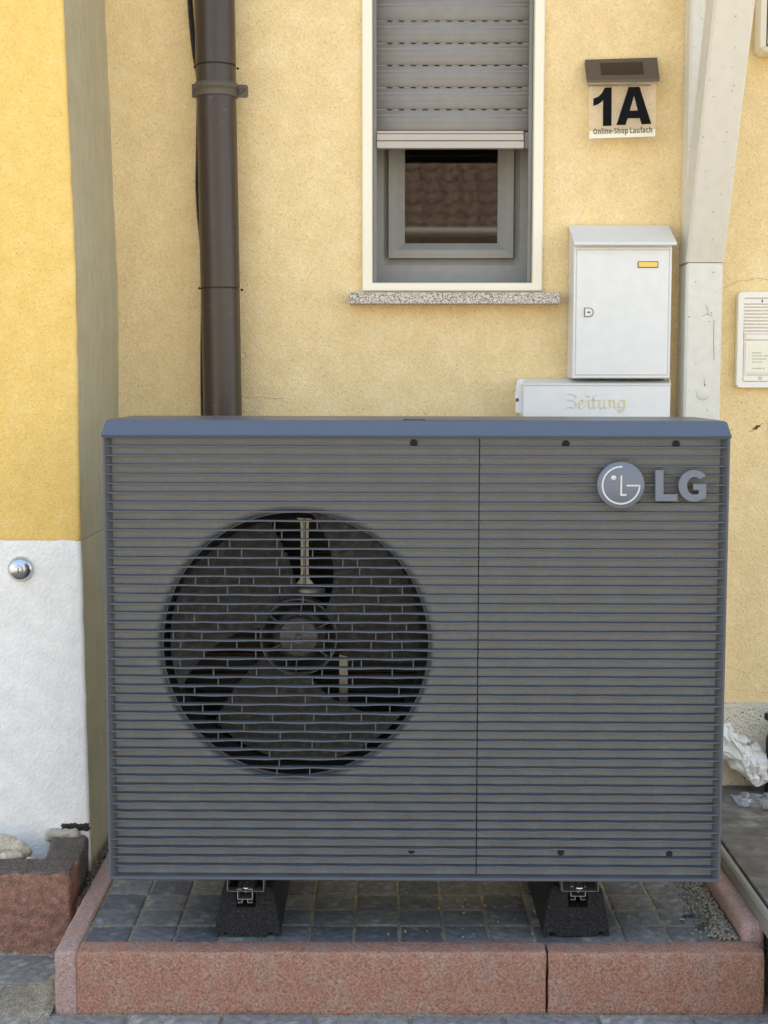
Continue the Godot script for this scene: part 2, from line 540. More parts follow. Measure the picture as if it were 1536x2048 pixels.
# ---------------------------------------------------------------- the scene
func _ready() -> void:
	rng.seed = 20
	lump.seed = 7
	lump.frequency = 0.05
	lump.fractal_octaves = 3

	var cam := Camera3D.new()
	cam.name = "camera"
	cam.position = CAM
	cam.rotation = Vector3(-PITCH, 0, 0)
	cam.fov = rad_to_deg(2.0 * atan(1024.0 / FOCAL))
	cam.near = 0.05
	cam.far = 400.0
	add_child(cam)
	cam.current = true

	var sky_mat := ProceduralSkyMaterial.new()
	sky_mat.sky_top_color = Color(0.50, 0.58, 0.68)
	sky_mat.sky_horizon_color = Color(0.94, 0.935, 0.90)
	sky_mat.sky_curve = 0.16
	sky_mat.ground_bottom_color = Color(0.36, 0.34, 0.31)
	sky_mat.ground_horizon_color = Color(0.62, 0.62, 0.60)
	sky_mat.sun_angle_max = 2.0
	var sky := Sky.new()
	sky.sky_material = sky_mat
	var env := Environment.new()
	env.background_mode = Environment.BG_SKY
	env.sky = sky
	env.tonemap_mode = Environment.TONE_MAPPER_LINEAR
	env.tonemap_exposure = 3.75
	env.sdfgi_enabled = true
	env.ssao_enabled = true
	env.ssil_enabled = true
	var we := WorldEnvironment.new()
	we.name = "world_environment"
	we.environment = env
	add_child(we)

	# the sun stands behind the house: everything in view lies in its shade
	var sun := DirectionalLight3D.new()
	sun.name = "sun"
	sun.light_energy = 1.5
	sun.light_color = Color(1.0, 0.95, 0.84)
	sun.light_angular_distance = 0.5
	sun.shadow_enabled = true
	add_child(sun)
	sun.look_at_from_position(Vector3.ZERO, Vector3(0.35, -1.75, 1.0), Vector3.UP)

	make_materials()
	build_ground()
	build_house()
	build_opposite_house()
	build_downpipe()
	build_post()
	build_pad()
	build_old_kerb()
	build_porch_step()
	build_pump()
	build_wall_things()
	build_litter()

# ---------------------------------------------------------------- ground
func build_ground() -> void:
	var st := st_new(false)
	quad(st, Vector3(-120, -0.035, -60), Vector3(120, -0.035, -60), Vector3(120, -0.035, 160), Vector3(-120, -0.035, 160), Vector3.UP)
	var g := put("ground", done(st), M.asphalt)
	g.set_meta("kind", "structure")

	# street paving in front of the pad, stones of 20 x 16 cm with sandy joints
	var pav := structure("pavement")
	put("joint_sand", rough_box(Vector3(4.4, 0.04, 3.2), 0.004, 0.003, 300.0, Vector3i(90, 1, 66)), M.sand, pav, Vector3(-0.3, -0.028, 2.05))
	var meshes := []
	for k in 4:
		meshes.append(rough_box(Vector3(0.193, 0.05, 0.153), 0.007, 0.0022, 900.0, Vector3i(4, 1, 4), Vector3(k * 3.1, 0, 0)))
	var row := 0
	var z := 0.62
	while z < 3.0:
		var x := -2.2 + (0.1 if row % 2 == 1 else 0.0) + 0.055
		while x < 1.6:
			# the row that touches the kerb starts just before it
			var in_pad := x > -0.83 and z < 0.98
			if not in_pad:
				var o := put("paver", meshes[rng.randi() % 4], M.street_pavers[rng.randi() % 2], pav, Vector3(x, -0.026 + rng.randf_range(-0.003, 0.002), z + 0.006))
				o.rotation = Vector3(rng.randf_range(-0.008, 0.008), rng.randf_range(-0.012, 0.012) + (PI if rng.randf() < 0.5 else 0.0), rng.randf_range(-0.008, 0.008))
			x += 0.2
		z += 0.16
		row += 1
	# drifted sand and moss in the corner between the old kerb and the pad
	var sd := st_new(true)
	var x0 := -1.5
	var x1 := -0.712
	var z0 := 0.66
	var z1 := 1.20
	var nx := 130
	var nz := 90
	var hgt := func(x: float, zz: float) -> float:
		var near := maxf(exp(-pow((zz - 0.70) / 0.035, 2.0)), exp(-pow((x + 0.73) / 0.055, 2.0)) * smoothstep(1.14, 1.0, zz))
		return -0.0150 + 0.014 * near + 0.009 * lump.get_noise_2d(x * 210.0, zz * 210.0) + 0.004 * lump.get_noise_2d(x * 900.0, zz * 900.0)
	for i in nx:
		for j in nz:
			var c := []
			for e in [[0, 0], [1, 0], [1, 1], [0, 1]]:
				var px: float = lerp(x0, x1, float(i + e[0]) / nx)
				var pz: float = lerp(z0, z1, float(j + e[1]) / nz)
				c.append(Vector3(px, hgt.call(px, pz), pz))
			quad(sd, c[0], c[1], c[2], c[3], Vector3.UP)
	var sand := put("drifted_sand", done(sd), M.sand)
	sand.set_meta("kind", "stuff")
	tag(sand, "pale drifted sand lying over the paving beside the platform kerb", "sand")

# ---------------------------------------------------------------- the house
var win := {}

func build_house() -> void:
	var house := thing("house", "ochre plastered house with a projecting pier and white plinth", "house")
	# opening of the window, from the inner edge of its white trim
	win.x0 = on_z(745, 300, 0).x
	win.x1 = on_z(1066, 300, 0).x
	win.y0 = on_z(905, 566, 0).y
	win.y1 = 2.75
	var wx0: float = win.x0
	var wx1: float = win.x1
	var wy0: float = win.y0
	var wy1: float = win.y1
	var plinth_y := on_z(1500, 1404, 0).y
	var right := 3.2
	var top := 4.3
	var left := -0.9
	var st := st_new(true)
	wall_sheet(st, left, wx0, wy0, wy1, 0.0)
	wall_sheet(st, wx1, right, wy0, wy1, 0.0)
	var hp := on_z(1513, 855, 0.0)
	wall_sheet(st, left, hp.x - 0.03, plinth_y, wy0, 0.0)
	wall_sheet(st, hp.x + 0.03, right, plinth_y, wy0, 0.0)
	wall_sheet(st, hp.x - 0.03, hp.x + 0.03, plinth_y, hp.y - 0.03, 0.0)
	wall_sheet(st, hp.x - 0.03, hp.x + 0.03, hp.y + 0.03, wy0, 0.0)
	wall_sheet(st, left, right, wy1, top, 0.0, 0.2)
	put("wall", done(st), M.ochre, house)
	# the masonry behind the plaster
	put("masonry", boxes([
		[Vector3((left + wx0) / 2 - 0.01, top / 2, -0.19), Vector3(wx0 - left - 0.02, top, 0.30)],
		[Vector3((right + wx1) / 2 + 0.01, top / 2, -0.19), Vector3(right - wx1 - 0.02, top, 0.30)],
		[Vector3((wx0 + wx1) / 2, (wy0 - 0.06) / 2, -0.19), Vector3(wx1 - wx0 + 0.016, wy0 - 0.064, 0.298)],
		[Vector3((wx0 + wx1) / 2, (wy1 + top) / 2, -0.19), Vector3(wx1 - wx0 + 0.016, top - wy1 - 0.01, 0.298)],
	], 0.001), M.room, house)
	st = st_new(true)
	wall_sheet(st, left, right, 0.0, plinth_y, 0.004, 0.06, 0.001)
	quad(st, Vector3(left, plinth_y, 0.004), Vector3(right, plinth_y, 0.004), Vector3(right, plinth_y, -0.004), Vector3(left, plinth_y, -0.004), Vector3.UP)
	put("plinth", done(st), M.dirty_plaster, house)
	# chipped hole in the plaster: a pit with crumbled sides
	var ring_out := []
	var ring_in := []
	for k in 16:
		var an := TAU * k / 16
		var d := Vector2(cos(an), sin(an))
		var tt := 0.03 / maxf(absf(d.x), absf(d.y))
		ring_out.append(Vector3(hp.x + d.x * tt, hp.y + d.y * tt, 0.0))
		var rr := 0.0085 * (1.0 + 0.35 * sin(k * 2.3))
		var p2 := Vector2(d.x * rr * 1.5, d.y * rr * 0.62).rotated(0.62)
		ring_in.append(Vector3(hp.x + p2.x, hp.y + p2.y, 0.0))
	st = st_new(false)
	for k in 16:
		var q := (k + 1) % 16
		quad(st, ring_out[k], ring_out[q], ring_in[q], ring_in[k], Vector3.BACK)
		var ctr := Vector3(hp.x, hp.y, 0)
		quad(st, ring_in[k], ring_in[q], ring_in[q].lerp(ctr, 0.25) + Vector3(0, 0, -0.024), ring_in[k].lerp(ctr, 0.25) + Vector3(0, 0, -0.024), ctr - ring_in[k])
		tri(st, ring_in[k].lerp(ctr, 0.25) + Vector3(0, 0, -0.024), ring_in[q].lerp(ctr, 0.25) + Vector3(0, 0, -0.024), ctr + Vector3(0, 0, -0.026), Vector3.BACK)
	put("chipped_patch", done(st), M.ochre, house)
	# hairline cracks in the plaster
	for line in [[[478, 792], [500, 796], [522, 794], [548, 798], [566, 797]], [[1448, 576], [1466, 568], [1480, 561], [1500, 560], [1516, 556], [1536, 560]]]:
		var pts := []
		for q in line:
			var w3 := on_z(q[0], q[1], 0.0)
			w3.z = 0.0016 * (lump.get_noise_2d(w3.x * 60.0, w3.y * 60.0) + 1.6 * lump.get_noise_2d(w3.x * 17.0 + 50.0, w3.y * 17.0)) + 0.0002
			pts.append(w3)
		var cs2 := st_new(true)
		tube(cs2, pts, 0.0004, 5)
		put("crack", done(cs2), M.steel_dark, house)

	# pier that stands forward of the wall; its corner is not quite plumb
	var pz := 0.42
	var corner := [[125.0, 0.0], [137.0, 270.0], [150.0, 540.0], [155.0, 810.0], [160.0, 1080.0], [170.0, 1385.0], [180.0, 1690.0]]
	var cs := []
	for q in corner:
		cs.append(on_z(q[0], q[1], pz))
	cs[-1] = Vector3(cs[-1].x, 0.0, pz)
	cs.push_front(Vector3(cs[0].x - 0.01, top, pz))
	var band_y := on_z(80, 1082, pz).y
	var edge := func(y: float) -> float:
		for k in cs.size() - 1:
			if y <= cs[k].y and y >= cs[k + 1].y:
				return lerp(cs[k + 1].x, cs[k].x, (y - cs[k + 1].y) / max(cs[k].y - cs[k + 1].y, 1e-5))
		return cs[0].x
	for part in [["pier_face", band_y, top, 0.0, "bright", 0.0016], ["pier_plinth", 0.0, band_y, 0.005, "white_plaster", 0.0022]]:
		var s := st_new(true)
		var f := st_new(true)
		var ny: int = ceili((part[2] - part[1]) / 0.04)
		for j in ny:
			var ya: float = lerp(part[1], part[2], float(j) / ny)
			var yb: float = lerp(part[1], part[2], float(j + 1) / ny)
			var wob := func(y: float) -> float: return edge.call(y) + 0.0022 * lump.get_noise_2d(y * 260.0, 5.0) + part[3] * 0.3
			var zf := func(x: float, y: float) -> float: return pz + part[3] + part[5] * (lump.get_noise_2d(x * 70.0, y * 70.0) + lump.get_noise_2d(x * 18.0, y * 18.0))
			var xs := [-3.4, -2.0]
			for q in 24:
				xs.append(-1.4 + 0.026 * q)
			for q in xs.size():
				var xa: float = xs[q]
				var last: bool = q == xs.size() - 1
				var r0: float = wob.call(ya) - 0.009 if last else xs[q + 1]
				var r1: float = wob.call(yb) - 0.009 if last else xs[q + 1]
				var rag := func(x: float) -> float: return (0.0022 + 0.0022 * lump.get_noise_2d(x * 700.0, 3.0)) if part[3] > 0.0 and j == ny - 1 else 0.0
				quad(s, Vector3(xa, ya, zf.call(xa, ya)), Vector3(r0, ya, zf.call(r0, ya)), Vector3(r1, yb + rag.call(r1), zf.call(r1, yb)), Vector3(xa, yb + rag.call(xa), zf.call(xa, yb)), Vector3.BACK)
			# rounded arris, then the side running back to the wall
			var ea: float = wob.call(ya)
			var eb: float = wob.call(yb)
			var prof := [Vector2(-0.009, 0.0), Vector2(-0.0035, -0.0018), Vector2(-0.0008, -0.005), Vector2(0.0, -0.011)]
			for q in 3:
				quad(s, Vector3(ea + prof[q].x, ya, zf.call(ea - 0.009, ya) + prof[q].y), Vector3(ea + prof[q + 1].x, ya, zf.call(ea - 0.009, ya) + prof[q + 1].y), Vector3(eb + prof[q + 1].x, yb, zf.call(eb - 0.009, yb) + prof[q + 1].y), Vector3(eb + prof[q].x, yb, zf.call(eb - 0.009, yb) + prof[q].y), Vector3(1, 0, 1))
			var side := func(y: float, t: float, e: float, zc: float) -> Vector3:
				var back := e + 0.012 + 0.014 * smoothstep(0.75, 1.0, t)
				return Vector3(lerp(e, back, t) + 0.0025 * lump.get_noise_2d(y * 55.0, t * 40.0), y, lerp(zc, -0.003, t))
			for q in 10:
				var z0: float = zf.call(ea - 0.009, ya) - 0.011
				var z1: float = zf.call(eb - 0.009, yb) - 0.011
				quad(f, side.call(ya, q / 10.0, ea, z0), side.call(ya, (q + 1) / 10.0, ea, z0), side.call(yb, (q + 1) / 10.0, eb, z1), side.call(yb, q / 10.0, eb, z1), Vector3.RIGHT)
		put(part[0], done(s), M[part[4]], house)
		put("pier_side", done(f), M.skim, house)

	# the rest of the building, out of the picture: side walls, back wall, eaves and roof
	put("wall", boxes([
		[Vector3(-3.4, top / 2, -3.9), Vector3(0.3, top, 7.6)], [Vector3(right + 0.16, top / 2, -4.0), Vector3(0.3, top, 7.7)],
		[Vector3(-0.1, top / 2, -7.9), Vector3(6.9, top, 0.3)], [Vector3(-2.0, top / 2, 0.28), Vector3(2.2, top, 0.24)]], 0.01), M.ochre, house)
	var rf := st_new(false)
	for s in [1.0, -1.0]:
		var zf: float = 0.80 if s > 0 else -8.6
		quad(rf, Vector3(-4.0, top, zf), Vector3(4.0, top, zf), Vector3(4.0, top + 3.1, -3.9), Vector3(-4.0, top + 3.1, -3.9), Vector3(0, 1, s))
		quad(rf, Vector3(-4.0, top - 0.15, zf), Vector3(4.0, top - 0.15, zf), Vector3(4.0, top + 2.95, -3.9), Vector3(-4.0, top + 2.95, -3.9), Vector3(0, -1, -s))
		quad(rf, Vector3(-4.0, top - 0.15, zf), Vector3(4.0, top - 0.15, zf), Vector3(4.0, top, zf), Vector3(-4.0, top, zf), Vector3(0, 0, s))
	put("roof", done(rf), M.roof, house)

	# window
	var w := Node3D.new()
	w.name = "window"
	house.add_child(w)
	var tx0 := on_z(724, 300, 0).x
	var tx1 := on_z(1086.5, 300, 0).x
	var ty0 := on_z(905, 583, 0).y
	st = st_new(false)
	rect_rings(st, [[tx0, tx1, ty0, wy1 + 0.03, -0.002], [tx0, tx1, ty0, wy1 + 0.03, 0.012], [tx0 + 0.003, tx1 - 0.003, ty0 + 0.003, wy1 + 0.027, 0.015], [wx0 - 0.002, wx1 + 0.002, wy0 - 0.002, wy1 + 0.002, 0.015], [wx0, wx1, wy0, wy1, 0.012], [wx0, wx1, wy0, wy1, -0.012]])
	put("trim", done(st), M.trim, w)
	# grey reveal and guide channels
	st = st_new(false)
	rect_rings(st, [[wx0, wx1, wy0, wy1, -0.012], [wx0, wx1, wy0, wy1, -0.15]])
	var gz := -0.03
	var gl := on_z(753, 200, gz).x
	var gr := on_z(1057.5, 200, gz).x
	put("reveal", done(st), M.pvc, w)
	put("guide_rail", boxes([[Vector3((wx0 + gl) / 2, (wy0 + wy1) / 2, gz - 0.004), Vector3(gl - wx0, wy1 - wy0 - 0.002, 0.014)]], 0.001), M.pvc, w)
	put("guide_rail", boxes([[Vector3((wx1 + gr) / 2, (wy0 + wy1) / 2, gz - 0.004), Vector3(wx1 - gr, wy1 - wy0 - 0.002, 0.014)]], 0.001), M.pvc, w)
	var fz := -0.15
	var L := [753.0, 767.4, 777.2, 791.8, 809.7]
	var R := [1056.0, 1039.2, 1027.2, 1013.2, 995.3]
	var B := [562.0, 530.6, 516.0, 499.7, 486.7]
	var zs := [fz, fz, fz - 0.012, fz + 0.012, fz - 0.012]
	var rings := [[wx0 - 0.004, wx1 + 0.004, wy0 - 0.004, wy1, fz]]
	for k in range(1, 5):
		var zz: float = zs[k]
		if k == 1:
			rings.append([on_z(L[1], 420, fz).x, on_z(R[1], 420, fz).x, on_z(905, B[1], fz).y, wy1 - 0.05, fz])
			rings.append([rings[-1][0], rings[-1][1], rings[-1][2], rings[-1][3], fz - 0.012])
		elif k == 2:
			var q := [on_z(L[2], 420, zz).x, on_z(R[2], 420, zz).x, on_z(905, B[2], zz).y, wy1 - 0.065]
			rings.append([q[0] - 0.003, q[1] + 0.003, q[2] - 0.003, q[3], zz - 0.004])
			rings.append([q[0] - 0.0005, q[1] + 0.0005, q[2] - 0.0005, q[3], zz - 0.006])
		elif k == 3:
			var q := [on_z(L[2], 420, zz).x, on_z(R[2], 420, zz).x, on_z(905, B[2], zz).y, wy1 - 0.066, fz + 0.010]
			rings.append(q)
			rings.append([on_z(L[3], 420, zz).x, on_z(R[3], 420, zz).x, on_z(905, B[3], zz).y, wy1 - 0.08, zz])
		else:
			rings.append([on_z(L[4], 420, zz).x, on_z(R[4], 420, zz).x, on_z(905, B[4], zz).y, wy1 - 0.10, zz])
			rings.append([rings[-1][0], rings[-1][1], rings[-1][2], rings[-1][3], zz - 0.01])
	st = st_new(false)
	rect_rings(st, rings.slice(0, 4))
	put("frame", done(st), M.pvc, w)
	st = st_new(false)
	rect_rings(st, rings.slice(3))
	put("sash", done(st), M.pvc, w)
	var gx0: float = rings[-1][0]
	var gx1: float = rings[-1][1]
	var gy0: float = rings[-1][2]
	var gy1: float = rings[-1][3]
	st = st_new(false)
	quad(st, Vector3(gx0 - 0.002, gy0 - 0.002, fz - 0.018), Vector3(gx1 + 0.002, gy0 - 0.002, fz - 0.018), Vector3(gx1 + 0.002, gy1, fz - 0.018), Vector3(gx0 - 0.002, gy1, fz - 0.018), Vector3.BACK)
	put("pane", done(st), M.glass, w)
	st = st_new(false)
	rect_rings(st, [[gx0 - 0.012, gx1 + 0.012, gy0 - 0.012, gy1 + 0.012, fz - 0.022], [gx0, gx1, gy0, gy1, fz - 0.022]])
	put("pane_seal", done(st), M.black, w)
	# dark room behind the glass
	st = st_new(false)
	rect_rings(st, [[wx0 - 0.004, wx1 + 0.004, wy0 - 0.02, wy1, fz - 0.03], [-0.7, 1.6, 0.6, 3.0, fz - 0.24], [-0.7, 1.6, 0.6, 3.0, -2.6]])
	quad(st, Vector3(-0.7, 0.6, -2.6), Vector3(1.6, 0.6, -2.6), Vector3(1.6, 3.0, -2.6), Vector3(-0.7, 3.0, -2.6), Vector3.BACK)
	put("room", done(st), M.room, house)

	# granite sill
	var s0 := on_z(698, 598, 0.05)
	var s1 := on_z(1121, 594, 0.05)
	var sy1 := on_z(905, 584.5, 0.05).y
	var sy0 := on_z(905, 608, 0.05).y
	put("window_sill", boxes([[Vector3((s0.x + s1.x) / 2, (sy0 + sy1) / 2, 0.024), Vector3(s1.x - s0.x, sy1 - sy0, 0.056)]], 0.002), M.granite, house)

	# roller shutter
	var rs := Node3D.new()
	rs.name = "roller_shutter"
	house.add_child(rs)
	var sz := -0.028
	var pitch := on_z(905, 85, sz).y - on_z(905, 129.5, sz).y
	var first := on_z(905, 262, sz).y
	var xa := gl - 0.006
	var xb := gr + 0.006
	var slat := ArrayMesh.new()
	st = st_new(true)
	var prof := []
	for k in 13:
		var t := k / 12.0
		var bulge := 0.0055 * pow(sin(PI * clampf(t * 1.08 - 0.02, 0.0, 1.0)), 0.75)
		if k == 4 or k == 9:
			bulge -= 0.0012
		prof.append(Vector2(0.0014 + t * (pitch - 0.0028), sz - 0.012 + bulge))
	prof.append(Vector2(pitch - 0.0014, sz - 0.0145))
	prof.append(Vector2(0.0014, sz - 0.0145))
	sweep_x(st, prof, xa, xb)
	# the hooked strip between two slats is pierced: short webs with open slots between them
	var step := 0.0322
	var q0 := xa
	while q0 < xb - 0.001:
		var q1: float = minf(xb, q0 + (0.035 if q0 == xa else 0.0187))
		if xb - q1 < 0.03:
			q1 = xb
		box(st, Vector3((q0 + q1) / 2, pitch, sz - 0.0135), Vector3(q1 - q0, 0.0044, 0.003), 0.0004)
		q0 = q1 + 0.0135
	slat = done(st)
	for k in 12:
		put("slat", slat, M.shutter, rs, Vector3(0, first + k * pitch, 0))
	var bx1 := on_z(1047.5, 280, sz + 0.006).x
	var bx0 := on_z(753.5, 280, sz + 0.006).x
	for bar in [[261.5, 266.8, 0.0], [268.2, 281.0, 0.004], [282.8, 297.0, 0.007]]:
		var y1 := on_z(905, bar[0], sz + 0.006).y
		var y0 := on_z(905, bar[1], sz + 0.006).y
		put("bottom_bar", boxes([[Vector3((bx0 + bx1) / 2, (y0 + y1) / 2, sz - 0.004 + bar[2] / 2), Vector3(bx1 - bx0, y1 - y0, 0.016 + bar[2])]], 0.0012), M.bar, rs)
	var ys := on_z(905, 298, sz).y
	put("bottom_bar", boxes([[Vector3((bx1 + xb) / 2 + 0.001, (first + ys) / 2, sz - 0.012), Vector3(xb - bx1 - 0.003, first - ys - 0.004, 0.012)]], 0.001), M.shutter, rs)

# across the street; seen only as the reflection in the window
func build_opposite_house() -> void:
	var h := thing("opposite_house", "house across the street with a brown tiled roof, mirrored in the window pane", "house", Vector3(0, 0, 19.0))
	var ridge := 40.0
	put("wall", boxes([[Vector3(0, 1.75, 4.0), Vector3(16, 3.5, 7.6)]], 0.02), M.house_far, h)
	# wavy tiles in overlapping courses
	var st := st_new(true)
	var course := 0.34
	var wide := 0.30
	var slope := deg_to_rad(38.0)
	var eave := Vector3(0, 3.52, -0.35)
	for r in 16:
		for c in 32:
			var x0 := (c - 16) * wide + rng.randf_range(-0.012, 0.012)
			var lift := 0.05 + rng.randf_range(0, 0.03)
			for s in 6:
				var v := []
				for e in [[0, 0], [1, 0], [1, 1], [0, 1]]:
					var t: float = (s + e[0]) / 6.0
					var along: float = (r + e[1] * 1.06) * course
					var hgt: float = 0.07 * (0.5 + 0.5 * cos(t * TAU)) + (lift if e[1] == 0 else 0.0)
					v.append(eave + Vector3(x0 + t * wide, sin(slope) * along + cos(slope) * hgt, cos(slope) * along - sin(slope) * hgt))
				quad(st, v[0], v[1], v[2], v[3], Vector3(0, 1, -1))
				quad(st, v[0], v[1], v[1] - Vector3(0, 0.08, -0.02), v[0] - Vector3(0, 0.08, -0.02), Vector3(0, 0, -1))
	var roof := put("roof_tiles", done(st), M.roof, h)
	roof.set_meta("kind", "stuff")
	st = st_new(true)
	tube(st, [Vector3(-5.5, 3.47, -0.44), Vector3(5.5, 3.47, -0.44)], 0.075, 12)
	put("gutter", done(st), M.roof_gutter, h)
	var rb := st_new(false)
	var topp := Vector3(0, sin(slope) * 5.4, cos(slope) * 5.4)
	quad(rb, Vector3(-8, 3.46, -0.35), Vector3(8, 3.46, -0.35), Vector3(8, 3.46, -0.35) + topp, Vector3(-8, 3.46, -0.35) + topp, Vector3(0, 1, -1))
	quad(rb, Vector3(-8, 3.46, 8.2), Vector3(8, 3.46, 8.2), Vector3(8, 3.46, -0.35) + topp, Vector3(-8, 3.46, -0.35) + topp, Vector3(0, 1, 1))
	put("roof", done(rb), M.roof, h)

# ---------------------------------------------------------------- downpipe and cable
func build_downpipe() -> void:
	var d := thing("downpipe", "dark brown round rain downpipe clamped to the ochre wall", "downpipe")
	var z := 0.085
	var at := func(py: float) -> Vector3:
		var p := on_z(lerp(429.0, 445.5, py / 828.0), py, z)
		return p
	var r := 0.0532
	var ja: Vector3 = at.call(133.0)
	var jb: Vector3 = at.call(577.0)
	var top: Vector3 = ja + (ja - jb).normalized() * 2.2
	var low: Vector3 = jb + (jb - ja).normalized() * 1.45
	var gap := (jb - ja).normalized() * 0.0022
	for s in [[top, ja - gap, r], [ja + gap, jb - gap, r * 0.985], [jb + gap, low, r * 0.975]]:
		var st := st_new(true)
		tube(st, [s[0], s[0].lerp(s[1], 0.5), s[1]], s[2], 40)
		put("pipe", done(st), M.pipe, d)
	for j in [ja, jb]:
		var st := st_new(true)
		tube(st, [j - gap * 3.0, j + gap * 3.0], r * 0.93, 32)
		put("joint_seal", done(st), M.gutter_dark, d)
		for s in [-1.0, 1.0]:
			st = st_new(true)
			lathe(st, [Vector2(0, 0.0035), Vector2(0.003, 0.0025), Vector2(0.0038, 0), Vector2(0.003, -0.0025), Vector2(0, -0.0035)], 10, j + Vector3(s * (r + 0.0035), -0.003 if s > 0 else 0.001, -0.01))
			put("stud", done(st), M.gutter_dark, d)
	# clamp with hinge and ear
	var c: Vector3 = at.call(182.0)
	var st2 := st_new(true)
	lathe(st2, [Vector2(r, 0.019), Vector2(r + 0.0035, 0.018), Vector2(r + 0.0035, 0.012), Vector2(r + 0.0058, 0.010), Vector2(r + 0.0058, 0.004), Vector2(r + 0.0030, 0.002), Vector2(r + 0.0030, -0.014), Vector2(r + 0.004, -0.016), Vector2(r, -0.018)], 40, c)
	put("clamp_band", done(st2), M.clamp, d)
	put("clamp_ear", plate_mesh(round_rect(c.x + r - 0.004, c.y - 0.017, c.x + r + 0.031, c.y + 0.016, 0.007), c.z + 0.002, c.z - 0.003), M.clamp, d)
	st2 = st_new(true)
	tube(st2, [c + Vector3(r + 0.006, -0.006, 0.003), c + Vector3(r + 0.022, 0.006, 0.006)], 0.0042, 8)
	put("clamp_screw", done(st2), M.clamp, d)
	st2 = st_new(true)
	tube(st2, [c + Vector3(-r - 0.006, -0.017, 0), c + Vector3(-r - 0.006, 0.017, 0)], 0.0055, 10)
	put("clamp_hinge", done(st2), M.clamp, d)
	st2 = st_new(true)
	tube(st2, [Vector3(c.x, c.y, -0.01), Vector3(c.x, c.y, c.z - r)], 0.005, 8)
	put("wall_pin", done(st2), M.clamp, d)

	var path := []
	var ctrl := [[378, -60], [379, 0], [383, 55], [389, 110], [398, 165], [397, 230], [396, 310], [395, 370], [398, 430], [405, 510], [406, 600], [405, 690], [405, 760], [406, 830], [410, 960], [414, 1200], [420, 1440], [424, 1590]]
	var curve := Curve3D.new()
	for q in ctrl:
		curve.add_point(on_z(q[0] + 1.0, q[1], 0.045))
	for k in ctrl.size():
		if k > 0 and k < ctrl.size() - 1:
			var t := (curve.get_point_position(k + 1) - curve.get_point_position(k - 1)) * 0.18
			curve.set_point_in(k, -t)
			curve.set_point_out(k, t)
	var len := curve.get_baked_length()
	var steps := int(len / 0.0011)
	for k in steps + 1:
		path.append(curve.sample_baked(len * k / steps, true))
	var st3 := st_new(true)
	tube(st3, path, func(s): return 0.0072 + 0.0014 * sin(s / 0.0056 * TAU), 8)
	tag(put("corrugated_cable_tube", done(st3), M.black), "thin black corrugated cable tube running behind the brown downpipe", "cable")

# ---------------------------------------------------------------- porch post with brace
func build_post() -> void:
	var p := thing("porch_post", "white painted timber porch post with a brace and round plug", "post")
	var z := 0.105
	var xl := on_z(1370, 700, z).x
	var xr := on_z(1443, 700, z).x
	var y_cut := on_z(1411, 525, z).y
	var zb := 0.006
	var post := st_new(false)
	box(post, Vector3((xl + xr) / 2, (y_cut + 0.2) / 2, (z + zb) / 2), Vector3(xr - xl, y_cut - 0.2, z - zb), 0.006)
	# above the brace the post goes on, set back behind it
	put("post", done(post), M.timber, p)
	var up := st_new(false)
	box(up, Vector3((xl + xr) / 2, (y_cut + 4.2) / 2, (z - 0.022 + zb) / 2), Vector3(xr - xl - 0.004, 4.2 - y_cut, z - 0.022 - zb), 0.006)
	put("upper_post", done(up), M.timber, p)
	# brace leaning out towards the street
	var a := Vector3((xl + xr) / 2 + 0.001, y_cut + 0.001, z - 0.003)
	var b_pt := on_z(1472.0, 0.0, 0.37)
	var b := Vector3(a.x, b_pt.y, 0.37)
	var dir := (b - a).normalized()
	var far_end := a + dir * 1.6
	var nrm := Vector3(0, -dir.z, dir.y)   # outward face
	var w := (xr - xl) * 0.5 + 0.0015
	var th := 0.095
	var st := st_new(false)
	var ch := 0.006
	# outline of the section with chamfered front corners
	var sec := [Vector2(-w, -th), Vector2(-w, -ch), Vector2(-w + ch, 0), Vector2(w - ch, 0), Vector2(w, -ch), Vector2(w, -th)]
	for k in sec.size():
		var s0: Vector2 = sec[k]
		var s1: Vector2 = sec[(k + 1) % sec.size()]
		var f := func(s: Vector2, e: Vector3) -> Vector3: return e + Vector3.RIGHT * s.x + nrm * s.y
		# the foot is cut level
		var foot := func(s: Vector2) -> Vector3:
			var q: Vector3 = f.call(s, a)
			return q + dir * ((a.y - q.y) / dir.y)
		var m := (s0 + s1) * 0.5
		quad(st, foot.call(s0), foot.call(s1), f.call(s1, far_end), f.call(s0, far_end), Vector3.RIGHT * signf(m.x) * (1.0 if absf(m.x) > w * 0.8 else 0.0) + nrm * (1.0 if m.y > -ch else (-1.0 if m.y < -th + ch else 0.0)))
	put("brace", done(st), M.timber, p)
	# round plug over a bolt hole
	var c := on_z(1406, 787, z)
	put("plug", lathe_mesh([Vector2(0, 0.0022), Vector2(0.0165, 0.002), Vector2(0.0182, 0.001), Vector2(0.0184, -0.002)], 28, FACING), M.timber, p, c)
	# checks in the timber
	for cr in [[[1408, 757], [1409, 770], [1408, 784]], [[1405, 632], [1414, 628], [1425, 632]], [[1412, 612], [1416, 620], [1415, 629]], [[1428, 640], [1427, 680], [1428, 720]]]:
		var pts := []
		for q in cr:
			pts.append(on_z(q[0], q[1], z + 0.0002))
		var s := st_new(true)
		tube(s, pts, 0.0006, 5)
		put("crack", done(s), M.grey_ink, p)

# ---------------------------------------------------------------- the paved pad with its kerbs
const PAD_Y := 0.130

